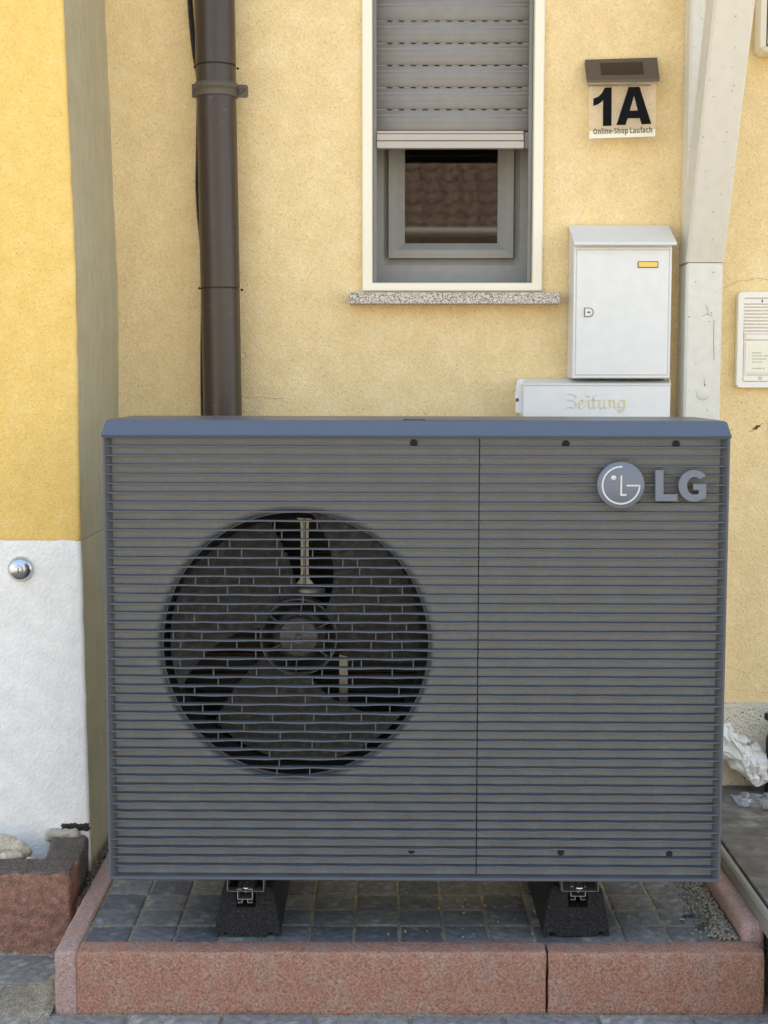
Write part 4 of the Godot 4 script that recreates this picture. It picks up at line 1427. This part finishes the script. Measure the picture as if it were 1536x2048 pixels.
	for q in [[1120, 522], [1120, 430], [1032, 430], [1032, 472], [1070, 472], [1070, 496]]:
		Gs.append(dt.call(q[0], q[1]))
	for q in 28:
		var a := deg_to_rad(288.0 - 240.0 * q / 27.0)
		Gs.append(dt.call(gc.x + cos(a) * 50.0 + 3.0, gc.y - sin(a) * 60.0))
	put("letter", plate_mesh(Gs, 0.0036, -0.012), M.badge, u)

	# channels bolted under the unit, with rubber buffers
	for cx in [491.0, 1160.5]:
		var l := on_local(T, cx, 1783.5, -0.066)
		var ch := st_new(false)
		var y := l.y
		var w := 0.0395
		for q in [[Vector3(l.x, y + 0.001, -0.195), Vector3(w * 2, 0.0022, 0.26)], [Vector3(l.x - w, y + 0.019, -0.195), Vector3(0.0022, 0.037, 0.26)], [Vector3(l.x + w, y + 0.019, -0.195), Vector3(0.0022, 0.037, 0.26)]]:
			box(ch, q[0], q[1], 0.0008)
		put("foot_channel", done(ch), M.zinc, u)
		put("buffer", lathe_mesh([Vector2(0, 0.0), Vector2(0.020, 0.0), Vector2(0.024, 0.004), Vector2(0.024, 0.007), Vector2(0.020, 0.010), Vector2(0.020, 0.018)], 28), M.zinc, u, Vector3(l.x, -0.016, -0.10))
		put("bolt", lathe_mesh([Vector2(0, 0.014), Vector2(0.0065, 0.013), Vector2(0.0068, 0.007), Vector2(0.0110, 0.005), Vector2(0.0112, 0.002), Vector2(0.0112, 0.001)], 12), M.chrome, u, Vector3(l.x, y + 0.0015, -0.085))

	build_feet(T)

func build_feet(T: Transform3D) -> void:
	var k := 0
	for q in [[429.0, 560.0, 491.0], [1086.0, 1220.0, 1157.0]]:
		var a := on_y(q[0], 1872, PAD_Y)
		var b := on_y(q[1], 1872, PAD_Y)
		var f := thing("rubber_foot", ["black rubber foot block with aluminium rail, far from the porch step", "black rubber foot block with aluminium rail, beside the gravel and porch step"][k], "foot block", Vector3((a.x + b.x) / 2, PAD_Y, a.z), "rubber feet under the heat pump")
		var wb := (b.x - a.x) / 2
		var wt := wb * 0.70
		var h := 0.106
		var lng := 0.42
		# block: outline across, with a groove for the rail, run back in z; its front leans back
		var g := 0.0215
		var gx: float = (q[2] - (q[0] + q[1]) / 2.0) * 0.00104
		var gd := 0.045
		var out := PackedVector2Array([Vector2(-wb, 0.0), Vector2(-wb + 0.012, 0.0), Vector2(-wb + 0.016, 0.008), Vector2(-wb + 0.026, 0.008), Vector2(-wb + 0.030, 0.0), Vector2(wb - 0.030, 0.0), Vector2(wb - 0.026, 0.008), Vector2(wb - 0.016, 0.008), Vector2(wb - 0.012, 0.0), Vector2(wb, 0.0), Vector2(wb - 0.002, 0.020), Vector2(wt + 0.006, h - 0.010), Vector2(wt - 0.004, h), Vector2(gx + g, h), Vector2(gx + g, h - gd), Vector2(gx - g, h - gd), Vector2(gx - g, h), Vector2(-wt + 0.004, h), Vector2(-wt - 0.006, h - 0.010), Vector2(-wb + 0.002, 0.020)])
		var st := st_new(false)
		var ix := Geometry2D.triangulate_polygon(out)
		var zf := func(y: float) -> float: return -0.16 * y
		for t in range(0, ix.size(), 3):
			var v := []
			var w := []
			for e in 3:
				var p := out[ix[t + e]]
				v.append(Vector3(p.x, p.y, zf.call(p.y)))
				w.append(Vector3(p.x, p.y, -lng))
			tri(st, v[0], v[1], v[2], Vector3.BACK)
			tri(st, w[0], w[1], w[2], Vector3.FORWARD)
		for e in out.size():
			var p := out[e]
			var r := out[(e + 1) % out.size()]
			quad(st, Vector3(p.x, p.y, zf.call(p.y)), Vector3(r.x, r.y, zf.call(r.y)), Vector3(r.x, r.y, -lng), Vector3(p.x, p.y, -lng), Vector3(r.y - p.y, p.x - r.x, 0))
		put("block", done(st), M.rubber, f)
		# aluminium rail: slotted channel
		var rail := st_new(false)
		var ry := h - 0.001
		var zr := -0.012 - 0.19
		for q2 in [[Vector3(-0.016, ry - 0.011, zr), Vector3(0.0018, 0.024, 0.38)], [Vector3(0.016, ry - 0.011, zr), Vector3(0.0018, 0.024, 0.38)], [Vector3(0, ry - 0.0225, zr), Vector3(0.0335, 0.0018, 0.38)],
			[Vector3(-0.0115, ry, zr), Vector3(0.0095, 0.0022, 0.38)], [Vector3(0.0115, ry, zr), Vector3(0.0095, 0.0022, 0.38)], [Vector3(-0.006, ry - 0.0265, zr), Vector3(0.0015, 0.008, 0.38)], [Vector3(0.006, ry - 0.0265, zr), Vector3(0.0015, 0.008, 0.38)],
			[Vector3(-0.0115, ry - 0.0305, zr), Vector3(0.011, 0.0015, 0.38)], [Vector3(0.0115, ry - 0.0305, zr), Vector3(0.011, 0.0015, 0.38)]]:
			box(rail, q2[0], q2[1], 0.0004)
		put("rail", done(rail), M.alu, f, Vector3((q[2] - (q[0] + q[1]) / 2.0) * 0.00104, 0.003, 0.018 if k == 0 else 0.0))
		put("clamp_nut", boxes([[Vector3(0, ry - 0.004, -0.02), Vector3(0.026, 0.004, 0.02)], [Vector3(0, ry - 0.009, -0.016), Vector3(0.006, 0.012, 0.006)]], 0.001), M.chrome, f, Vector3((q[2] - (q[0] + q[1]) / 2.0) * 0.00104, 0.003, 0.002))
		k += 1

# ---------------------------------------------------------------- letter box, number, intercom, key safe
func build_wall_things() -> void:
	# letter box
	var z := 0.105
	var mb := thing("letter_box", "white metal letter box with sloping lid, round lock and brass name plate", "letter box")
	var x0 := on_z(1145.5, 620, z).x
	var x1 := on_z(1342, 620, z).x
	var y1 := on_z(1245, 490, z).y
	var y0 := on_z(1245, 757, z).y
	put("body", boxes([[Vector3((x0 + x1) / 2, (y0 + y1) / 2, z / 2 + 0.003), Vector3(x1 - x0, y1 - y0, z - 0.006)]], 0.003), M.box_white, mb)
	var dr := st_new(false)
	rect_rings(dr, [[x0 + 0.001, x1 - 0.001, y0 + 0.002, y1 - 0.006, z], [x0 + 0.001, x1 - 0.001, y0 + 0.002, y1 - 0.006, z + 0.004], [x0 + 0.002, x1 - 0.002, y0 + 0.003, y1 - 0.007, z + 0.005], [x0 + 0.006, x1 - 0.006, y0 + 0.007, y1 - 0.011, z + 0.005], [x0 + 0.0075, x1 - 0.0075, y0 + 0.0085, y1 - 0.0125, z + 0.0025], [x0 + 0.0095, x1 - 0.0095, y0 + 0.0105, y1 - 0.0145, z + 0.0058], [x0 + 0.011, x1 - 0.011, y0 + 0.012, y1 - 0.016, z + 0.0062]])
	quad(dr, Vector3(x0 + 0.011, y0 + 0.012, z + 0.0062), Vector3(x1 - 0.011, y0 + 0.012, z + 0.0062), Vector3(x1 - 0.011, y1 - 0.016, z + 0.0062), Vector3(x0 + 0.011, y1 - 0.016, z + 0.0062), Vector3.BACK)
	var door := put("door", done(dr), M.box_white, mb)
	# lid
	var lb := on_z(1240, 451, 0.004).y
	var lf := on_z(1240, 487, z + 0.026).y
	var ld := st_new(false)
	sweep_x(ld, [Vector2(lb, 0.004), Vector2(lb, 0.012), Vector2(lf + 0.003, z + 0.0245), Vector2(lf, z + 0.026), Vector2(lf - 0.004, z + 0.0245), Vector2(lf - 0.003, z + 0.022), Vector2(lb - 0.006, 0.008)], x0 - 0.002, x1 + 0.007)
	put("lid", done(ld), M.box_white, mb)
	var cheek := st_new(false)
	sweep_x(cheek, [Vector2(lb - 0.003, 0.006), Vector2(lf - 0.001, z + 0.0), Vector2(y1 - 0.002, z - 0.002), Vector2(y1 - 0.002, 0.006)], x0 + 0.0005, x1 - 0.0005)
	put("top", done(cheek), M.box_white, mb)
	var np := on_z(1296, 529, z + 0.007)
	put("name_plate", boxes([[np, Vector3(0.0545, 0.0172, 0.003)]], 0.0012), M.steel_dark, door)
	put("name_card", boxes([[np + Vector3(0, 0, 0.0016), Vector3(0.050, 0.0130, 0.0014)]], 0.0004), M.brass, door)
	# lock
	var lk := on_z(1177, 624.5, z + 0.007)
	var d_out := PackedVector2Array([Vector2(-0.0115, 0.0122)])
	for k in 15:
		var a := deg_to_rad(90.0 - 180.0 * k / 14.0)
		d_out.append(Vector2(0.001 + cos(a) * 0.0122, sin(a) * 0.0122))
	d_out.append(Vector2(-0.0115, -0.0122))
	put("lock_rim", plate_mesh(d_out, 0.0015, -0.002), M.steel_dark, door, lk)
	var d_in := PackedVector2Array()
	for p in d_out:
		d_in.append(p * 0.82)
	put("lock", plate_mesh(d_in, 0.0025, 0.0), M.box_white, door, lk)
	put("key_slot_shade", plate_mesh(PackedVector2Array([Vector2(-0.004, -0.0006), Vector2(0.0, -0.0022), Vector2(0.003, -0.0014), Vector2(0.0055, 0.0), Vector2(0.003, 0.0014), Vector2(0.0, 0.0022), Vector2(-0.004, 0.0006)]), 0.0030, 0.001), M.slot, door, lk)  # raised dark plate, painted as the shade inside the keyhole

	# newspaper box
	var nb := thing("newspaper_box", "white metal newspaper box with Gothic lettering below the letter box", "newspaper box")
	var zn := 0.115
	var nx0 := on_z(1047, 790, zn).x
	var nx1 := on_z(1340.5, 790, zn).x
	var ny1 := on_z(1190, 768, zn).y
	var nyb := on_z(1190, 757.5, 0.02).y
	var nt := st_new(false)
	sweep_x(nt, [Vector2(ny1 - 0.11, zn), Vector2(ny1 - 0.002, zn), Vector2(ny1, zn - 0.001), Vector2(ny1 + 0.001, zn - 0.004), Vector2(nyb, 0.02), Vector2(nyb, 0.008), Vector2(ny1 - 0.11, 0.008)], nx0, nx1)
	put("body", done(nt), M.box_white, nb)
	put("front_edge", boxes([[Vector3((nx0 + nx1) / 2, ny1 - 0.0012, zn + 0.001), Vector3(nx1 - nx0 + 0.004, 0.004, 0.004)]], 0.001), M.box_white, nb)
	for s in [[nx0, -1.0], [nx1, 1.0]]:
		var fl := PackedVector2Array()
		for q in [[0.0, 0.012], [0.010, 0.014], [0.0165, 0.006], [0.020, -0.014], [0.0165, -0.0165], [0.0215, -0.021], [0.0215, -0.044], [0.0165, -0.048], [0.0205, -0.051], [0.0195, -0.075], [0.0, -0.08]]:
			fl.append(Vector2(s[0] + s[1] * (q[0] if s[1] < 0 else q[0] * 0.12), ny1 + q[1]))
		put("flange", plate_mesh(fl, zn - 0.012, zn - 0.014), M.box_white, nb)
	var hole := on_z(1034.5, 799.5, zn - 0.011)
	put("flange_hole_shade", lathe_mesh([Vector2(0, 0.0003), Vector2(0.0040, 0.0006), Vector2(0.0046, -0.0004)], 16, FACING), M.grey_ink, nb, hole)  # dark disc painted as the shade inside the hole
	# raised Gothic letters, drawn with a broad nib
	var letters := [
		[[[541, 216], [556, 206], [590, 212], [618, 226], [622, 244], [600, 262], [548, 262]], [[552, 264], [590, 266], [622, 286], [624, 312], [600, 336], [572, 322], [534, 334]]],
		[[[650, 282], [650, 322], [668, 340], [696, 320]], [[650, 282], [672, 260], [694, 278], [656, 304]]],
		[[[716, 268], [736, 262], [736, 322], [748, 338], [762, 326]], [[716, 224], [736, 236]]],
		[[[776, 240], [776, 322], [790, 338], [806, 324]], [[757, 264], [802, 264]], [[768, 236], [796, 216]]],
		[[[812, 268], [830, 262], [830, 322], [844, 338], [872, 316]], [[872, 260], [872, 322], [884, 338], [898, 328]]],
		[[[904, 270], [922, 262], [922, 334]], [[922, 284], [946, 262], [960, 276], [960, 324], [972, 338], [986, 328]]],
		[[[1000, 282], [1000, 320], [1016, 336], [1046, 314]], [[1000, 282], [1022, 260], [1048, 270], [1048, 340], [1016, 372], [992, 352], [1046, 340]], [[1046, 270], [1066, 256]]],
	]
	for li in letters.size():
		var s := st_new(false)
		for line in letters[li]:
			for k in line.size() - 1:
				var pa := on_z(1010.0 + line[k][0] / 4.389, 740.0 + line[k][1] / 4.389, zn)
				var pb := on_z(1010.0 + line[k + 1][0] / 4.389, 740.0 + line[k + 1][1] / 4.389, zn)
				var nib := Vector3(0.00155, 0.0012, 0)
				var a := pa - nib
				var b := pa + nib
				var c := pb + nib
				var d := pb - nib
				var o := Vector3(0, 0, 0.0014 + 0.00005 * k)
				quad(s, a + o, b + o, c + o, d + o, Vector3.BACK)
				for e in [[a, b], [b, c], [c, d], [d, a]]:
					var mid: Vector3 = (e[0] + e[1]) * 0.5 - (pa + pb) * 0.5
					quad(s, e[0], e[1], e[1] + o, e[0] + o, mid)
		put("letter", done(s), M.shaded_white if li == 0 else M.gold_paint, nb)

	# house number under a small solar lamp
	var hn := thing("house_number", "clear house number plate 1A hanging under a small dark solar lamp", "house number")
	var zp := 0.042
	var t2 := func(x: float, y: float, zz: float) -> Vector3: return on_z(1120.0 + x / 6.4, 90.0 + y / 6.4, zz)
	var lamp := st_new(false)
	var ca := [t2.call(320, 188, 0.012), t2.call(1243, 160, 0.012), t2.call(1276, 432, 0.070), t2.call(343, 452, 0.070)]
	var cb := []
	for p in ca:
		cb.append(p + Vector3(0, -0.006, -0.002))
	cb[0].z = 0.002
	cb[1].z = 0.002
	quad(lamp, ca[0], ca[1], ca[2], ca[3], Vector3(0, 1, 1))
	quad(lamp, cb[0], cb[1], cb[2], cb[3], Vector3(0, -1, -1))
	for k in 4:
		var q := (k + 1) % 4
		quad(lamp, ca[k], ca[q], cb[q], cb[k], (ca[k] + ca[q]) * 0.5 - (ca[0] + ca[2]) * 0.5)
	put("lamp_roof", done(lamp), M.steel_dark, hn)
	var up: Vector3 = (ca[1] - ca[0]).cross(ca[3] - ca[0]).normalized()
	if up.z < 0:
		up = -up
	var pl := Plane(ca[0], ca[1], ca[2])
	var pn := []
	for q in [[514, 236], [1056, 217], [1074, 372], [527, 387]]:
		var r := ray(1120.0 + q[0] / 6.4, 90.0 + q[1] / 6.4)
		var hit = pl.intersects_ray(CAM, r)
		pn.append((hit if hit != null else ca[0]) + up * 0.0012)
	var so := st_new(false)
	quad(so, pn[0], pn[1], pn[2], pn[3], up)
	for k in 4:
		quad(so, pn[k], pn[(k + 1) % 4], pn[(k + 1) % 4] - up * 0.0014, pn[k] - up * 0.0014, (pn[k] + pn[(k + 1) % 4]) * 0.5 - (pn[0] + pn[2]) * 0.5)
	put("solar_cell", done(so), M.solar, hn)
	var li0: Vector3 = t2.call(352, 470, 0.060)
	var li1: Vector3 = t2.call(1255, 450, 0.060)
	put("lamp_edge", boxes([[(li0 + li1) / 2 + Vector3(0, -0.001, -0.012), Vector3(li1.x - li0.x, 0.006, 0.03)]], 0.001), M.alu, hn)
	put("wall_bracket", boxes([[(li0 + li1) / 2 + Vector3(0, 0.012, -0.050), Vector3((li1.x - li0.x) * 0.9, 0.03, 0.014)]], 0.001), M.steel_dark, hn)
	var pt := func(l: Array, zz: float) -> PackedVector2Array:
		var o := PackedVector2Array()
		for q in l:
			var p: Vector3 = t2.call(q[0], q[1], zz)
			o.append(Vector2(p.x, p.y))
		return o
	put("clear_plate", plate_mesh(pt.call([[378, 480], [1230, 462], [1222, 1172], [370, 1200]], zp), zp, zp - 0.003), M.acrylic, hn)
	put("white_band", plate_mesh(pt.call([[378, 1105], [1222, 1076], [1220, 1170], [372, 1196]], zp + 0.0006), zp + 0.0006, zp + 0.0001), M.trim, hn)
	put("digit", plate_mesh(pt.call([[572, 545], [662, 542], [660, 1034], [549, 1036], [552, 706], [520, 738], [480, 762], [426, 780], [428, 686], [492, 660], [540, 610]], zp + 0.0009), zp + 0.0009, zp + 0.0001), M.ink, hn)
	var A := st_new(false)
	for l in [[[878, 536], [946, 536], [948, 650], [893, 840], [866, 938], [840, 1022], [722, 1024]], [[946, 536], [1018, 534], [1170, 1010], [1045, 1014], [1020, 936], [997, 838], [948, 650]], [[893, 840], [997, 838], [1020, 936], [866, 938]]]:
		plate(A, pt.call(l, zp + 0.0009), zp + 0.0009, zp + 0.0001)
	put("letter", done(A), M.ink, hn)
	var tm := TextMesh.new()
	var sf := SystemFont.new()
	sf.font_names = PackedStringArray(["Droid Sans"])
	sf.font_weight = 700
	tm.font = sf
	tm.text = "Online-Shop Laufach"
	tm.font_size = 32
	tm.pixel_size = 0.01
	tm.depth = 0.02
	var ta: Vector3 = t2.call(425, 1120, zp + 0.0014)
	var tb: Vector3 = t2.call(1180, 1098, zp + 0.0014)
	var box_t := tm.get_aabb()
	var o := put("small_text", tm, M.grey_ink, hn)
	var kx := (tb.x - ta.x) / box_t.size.x
	var want := 0.0205 / box_t.size.y
	o.rotation.z = (tb.y - ta.y) / (tb.x - ta.x)
	o.scale = Vector3(kx, want, 0.02)
	o.position = (ta + tb) / 2 - Vector3(box_t.get_center().x * kx, box_t.get_center().y * want, 0) + Vector3(0, 0.001, 0)

	# door intercom
	var ic := thing("intercom", "white door intercom with speaker grooves and a name card beside the post", "intercom")
	var iz := 0.024
	var i4 := func(x: float, y: float, zz: float) -> Vector2:
		var p := on_z(1440.0 + x / 6.4, 560.0 + y / 6.4, zz)
		return Vector2(p.x, p.y)
	var A0: Vector2 = i4.call(205, 1382, iz)
	var A1: Vector2 = i4.call(1010, 150, iz)
	var B0: Vector2 = i4.call(285, 1305, iz)
	var B1: Vector2 = i4.call(930, 226, iz)
	var hs := st_new(false)
	var r_out := round_rect(A0.x, A0.y, A1.x, A1.y, 0.013)
	var r_rim := round_rect(A0.x + 0.002, A0.y + 0.002, A1.x - 0.002, A1.y - 0.002, 0.012)
	var r_in := round_rect(B0.x, B0.y, B1.x, B1.y, 0.007)
	var low := iz - 0.009
	for k in r_out.size():
		var q := (k + 1) % r_out.size()
		var v3 := func(p: Vector2, zz: float) -> Vector3: return Vector3(p.x, p.y, zz)
		var mid: Vector2 = (A0 + A1) * 0.5
		var ov := Vector3(r_out[k].x - mid.x, r_out[k].y - mid.y, 0)
		quad(hs, v3.call(r_out[k], 0.001), v3.call(r_out[q], 0.001), v3.call(r_out[q], iz - 0.002), v3.call(r_out[k], iz - 0.002), ov)
		quad(hs, v3.call(r_out[k], iz - 0.002), v3.call(r_out[q], iz - 0.002), v3.call(r_rim[q], iz), v3.call(r_rim[k], iz), Vector3.BACK)
		quad(hs, v3.call(r_rim[k], iz), v3.call(r_rim[q], iz), v3.call(r_in[q], iz), v3.call(r_in[k], iz), Vector3.BACK)
		quad(hs, v3.call(r_in[k], iz), v3.call(r_in[q], iz), v3.call(r_in[q], low), v3.call(r_in[k], low), -ov)
		tri(hs, v3.call(r_in[k], low), v3.call(r_in[q], low), v3.call((B0 + B1) * 0.5, low), Vector3.BACK)
	put("housing", done(hs), M.intercom, ic)
	var part := func(xa: float, ya_: float, xb: float, yb_: float, called: String, m: Material, zt: float, r: float) -> void:
		var p: Vector2 = i4.call(xa, yb_, iz)
		var q: Vector2 = i4.call(xb, ya_, iz)
		put(called, plate_mesh(round_rect(p.x, p.y, q.x, q.y, r, 3), iz + zt, low), m, ic)
	part.call(306.0, 242.0, 912.0, 302.0, "cap", M.intercom, -0.0005, 0.003)
	for k in 9:
		part.call(308.0, 316.0 + k * 43.5, 912.0, 340.0 + k * 43.5, "grille_bar", M.intercom, -0.0005, 0.0010)
	part.call(308.0, 694.0, 912.0, 762.0, "button_panel", M.intercom, -0.001, 0.001)
	part.call(322.0, 698.0, 428.0, 754.0, "button", M.paper, 0.0015, 0.001)
	part.call(304.0, 776.0, 912.0, 1212.0, "card_frame", M.intercom, -0.004, 0.001)
	part.call(324.0, 798.0, 912.0, 1190.0, "card_cover", M.intercom, -0.0005, 0.001)
	part.call(362.0, 826.0, 912.0, 1186.0, "name_card", M.paper, 0.0002, 0.001)
	part.call(296.0, 1228.0, 912.0, 1292.0, "base_cap", M.intercom, -0.0005, 0.003)
	# the card's print is too small to read: rows of tiny strokes
	for row in [[934, [[412, 440], [446, 525]]], [971, [[412, 460], [468, 545], [562, 640]]], [1011, [[412, 480], [490, 595]]], [1050, [[412, 458], [478, 540]]], [1132, [[418, 528], [540, 570]]]]:
		for w in row[1]:
			var x: float = w[0]
			while x < w[1]:
				part.call(x, row[0] - 7.0, x + 5.0, row[0] + 7.0, "print", M.intercom_dark, 0.0005, 0.0001)
				x += 11.0
	var bt: Vector2 = i4.call(512, 1256, iz)
	put("bell_mark", lathe_mesh([Vector2(0.0034, 0.0006), Vector2(0.0040, 0.0006), Vector2(0.0041, -0.002)], 18, FACING), M.intercom_dark, ic, Vector3(bt.x, bt.y, iz))
	part.call(534.0, 252.0, 548.0, 288.0, "screw_slot_shade", M.slot, 0.0004, 0.0003)  # dark strip painted as the shade in the screw slot

	# lamp housing that just reaches into the picture above the intercom
	var lz := 0.09
	var sg := thing("wall_lamp", "corner of a white wall lamp with a dark outlined glass, above the intercom", "lamp")
	var q0 := on_z(1523, 101, lz)
	put("housing", boxes([[Vector3(q0.x + 0.11, q0.y + 0.09, lz / 2), Vector3(0.22, 0.18, lz)]], 0.012), M.trim, sg)
	var q1 := on_z(1532.5, 92, lz + 0.001)
	put("glass_rim", boxes([[Vector3(q1.x + 0.095, q1.y + 0.0015, lz + 0.001), Vector3(0.19, 0.003, 0.004)], [Vector3(q1.x + 0.0015, q1.y + 0.071, lz + 0.001), Vector3(0.003, 0.136, 0.004)]], 0.0006), M.slot, sg)

	# key safe in the pier
	var ks := thing("key_safe", "round chrome key safe cap with a slot, set in the white plinth", "key safe", on_z(41, 1138, 0.427))
	put("cap", lathe_mesh([Vector2(0.0, 0.0205), Vector2(0.010, 0.0200), Vector2(0.018, 0.0175), Vector2(0.0245, 0.0130), Vector2(0.0295, 0.0070), Vector2(0.0318, 0.0010), Vector2(0.0318, -0.004)], 40, FACING), M.satin, ks)
	put("lock_disc", lathe_mesh([Vector2(0, 0.0236), Vector2(0.0115, 0.0234), Vector2(0.0124, 0.0225), Vector2(0.0126, 0.017)], 28, FACING), M.alu, ks)
	var sl := put("slot", box_mesh(Vector3(0.0022, 0.013, 0.001), 0.0003), M.slot, ks, Vector3(0, 0, 0.0237))  # solid dark strip, the shade of the slot painted on
	sl.rotation.z = 0.12

# ---------------------------------------------------------------- litter on the porch step
func build_litter() -> void:
	# crumpled paper bag
	var c := on_y(1500, 1592, STEP_Y)
	c = Vector3(on_z(1500, 1540, 0.14).x, STEP_Y, 0.14)
	var st := st_new(false)
	var n := 22
	var f := FastNoiseLite.new()
	f.seed = 5
	f.frequency = 1.0
	f.noise_type = FastNoiseLite.TYPE_CELLULAR
	f.cellular_return_type = FastNoiseLite.RETURN_DISTANCE2_SUB
	var outline := [[1446, 1462], [1462, 1460], [1476, 1466], [1486, 1482], [1500, 1485], [1506, 1500], [1516, 1494], [1526, 1500], [1545, 1508], [1570, 1530], [1575, 1570], [1548, 1586], [1528, 1572], [1518, 1582], [1500, 1556], [1482, 1556], [1466, 1534], [1446, 1518], [1436, 1490]]
	var rim := []
	for q in outline:
		rim.append(on_z(q[0], q[1], 0.10))
	var mid := Vector3.ZERO
	for p in rim:
		mid += p
	mid /= rim.size()
	var rings := 9
	var seg := 40
	var at := func(i: int, j: int) -> Vector3:
		var t := float(i) / rings
		var s := float(j % seg) / seg * rim.size()
		var a: Vector3 = rim[int(s) % rim.size()]
		var b: Vector3 = rim[(int(s) + 1) % rim.size()]
		var e := a.lerp(b, s - floorf(s))
		var p := mid.lerp(e, t)
		p += Vector3(lump.get_noise_2d(p.x * 900.0, p.y * 900.0), lump.get_noise_2d(p.y * 900.0, p.x * 900.0 + 40.0), 0) * 0.022 * (1.0 if i > 0 else 0.0)
		var bulge := 0.055 * sqrt(maxf(0.0, 1.0 - t * t))
		var w := f.get_noise_2d(p.x * 26.0, p.y * 26.0) * 0.036 + f.get_noise_2d(p.x * 52.0 + 9.0, p.y * 52.0) * 0.014
		return Vector3(p.x, maxf(p.y, STEP_Y + 0.004), 0.065 + bulge + w + 0.035 * (1.0 - smoothstep(STEP_Y, STEP_Y + 0.14, p.y)))
	for i in rings:
		for j in seg:
			var o := Vector3(0, 0.2, 1)
			if i == 0:
				tri(st, at.call(0, 0), at.call(1, j), at.call(1, j + 1), o)
			else:
				quad(st, at.call(i, j), at.call(i, j + 1), at.call(i + 1, j + 1), at.call(i + 1, j), o)
	# the back of the bag
	for j in seg:
		var pa: Vector3 = at.call(rings, j)
		var pb: Vector3 = at.call(rings, j + 1)
		tri(st, pa, pb, Vector3(mid.x, mid.y, 0.016), Vector3.FORWARD)
	tag(put("crumpled_bag", done(st), M.bag), "crumpled white paper bag lying against the plinth on the porch step", "bag")
	# clear plastic film
	var fl := st_new(false)
	var p0 := on_y(1452, 1584, STEP_Y)
	var nx := 26
	var nz := 10
	var fp := func(i: int, j: int) -> Vector3:
		var x := p0.x + 0.16 * i / nx
		var z := 0.10 + 0.10 * j / nz + 0.02 * sin(i * 0.6)
		return Vector3(x, STEP_Y + 0.003 + 0.030 * maxf(0.0, f.get_noise_2d(x * 40.0, z * 40.0) + 0.9) * sin(PI * clampf(float(j) / nz, 0.0, 1.0)) + 0.002 * lump.get_noise_2d(x * 3000.0, z * 3000.0), z)
	for i in nx:
		for j in nz:
			quad(fl, fp.call(i, j), fp.call(i + 1, j), fp.call(i + 1, j + 1), fp.call(i, j + 1), Vector3.UP)
	tag(put("plastic_film", done(fl), M.film), "crumpled clear plastic film lying before the paper bag", "film")
	# bits of pipe, a wing nut and a black bottle end
	var bars := [[[1485, 1591], [1523, 1604], 0.0055, "sand", "short grey foam rod on the porch step tiles", "rod"], [[1503, 1588], [1524, 1592], 0.0028, "alu", "thin bright metal pin beside the foam rod", "pin"], [[1526, 1614], [1548, 1618], 0.0075, "sand", "thick stubby foam piece at the edge of the step litter", "rod"], [[1522, 1597], [1548, 1590], 0.005, "black", "black rubber bit between the foam pieces", "rod"]]
	for b in bars:
		var s := st_new(true)
		var a0 := on_y(b[0][0], b[0][1], STEP_Y + b[2])
		var a1 := on_y(b[1][0], b[1][1], STEP_Y + b[2])
		var dd: Vector3 = (a1 - a0).normalized() * float(b[2]) * 0.5
		tube(s, [a0, a0 + dd * 0.2, a0 + dd, a1 - dd, a1 - dd * 0.2, a1], func(q): return b[2] * (0.72 if q < 0.0001 or q > (a1 - a0).length() - 0.0001 else 1.0), 12)
		tag(put("litter_" + b[5], done(s), M[b[3]]), b[4], b[5])
	var wn := on_y(1497, 1605, STEP_Y)
	var wing := thing("wing_nut", "small shiny wing nut on the dark tiles near the paper bag", "nut", Vector3(wn.x, STEP_Y, wn.z))
	put("boss", lathe_mesh([Vector2(0, 0.009), Vector2(0.003, 0.009), Vector2(0.0045, 0.0), Vector2(0.0, 0.0)], 14), M.chrome, wing)
	for s in [-1.0, 1.0]:
		put("wing", box_mesh(Vector3(0.009, 0.006, 0.002), 0.0008), M.chrome, wing, Vector3(s * 0.007, 0.005, 0))
	var bo := thing("black_bottle", "black plastic spray bottle standing beside the paper bag by the plinth", "bottle", Vector3(on_z(1560, 1480, 0.075).x, STEP_Y, 0.075))
	put("body", lathe_mesh([Vector2(0, 0.0), Vector2(0.036, 0.0), Vector2(0.038, 0.006), Vector2(0.038, 0.15), Vector2(0.030, 0.175), Vector2(0.014, 0.19), Vector2(0.014, 0.205), Vector2(0, 0.205)], 28), M.black, bo)
	put("nozzle", boxes([[Vector3(-0.014, 0.214, 0), Vector3(0.06, 0.02, 0.02)]], 0.004), M.black, bo)
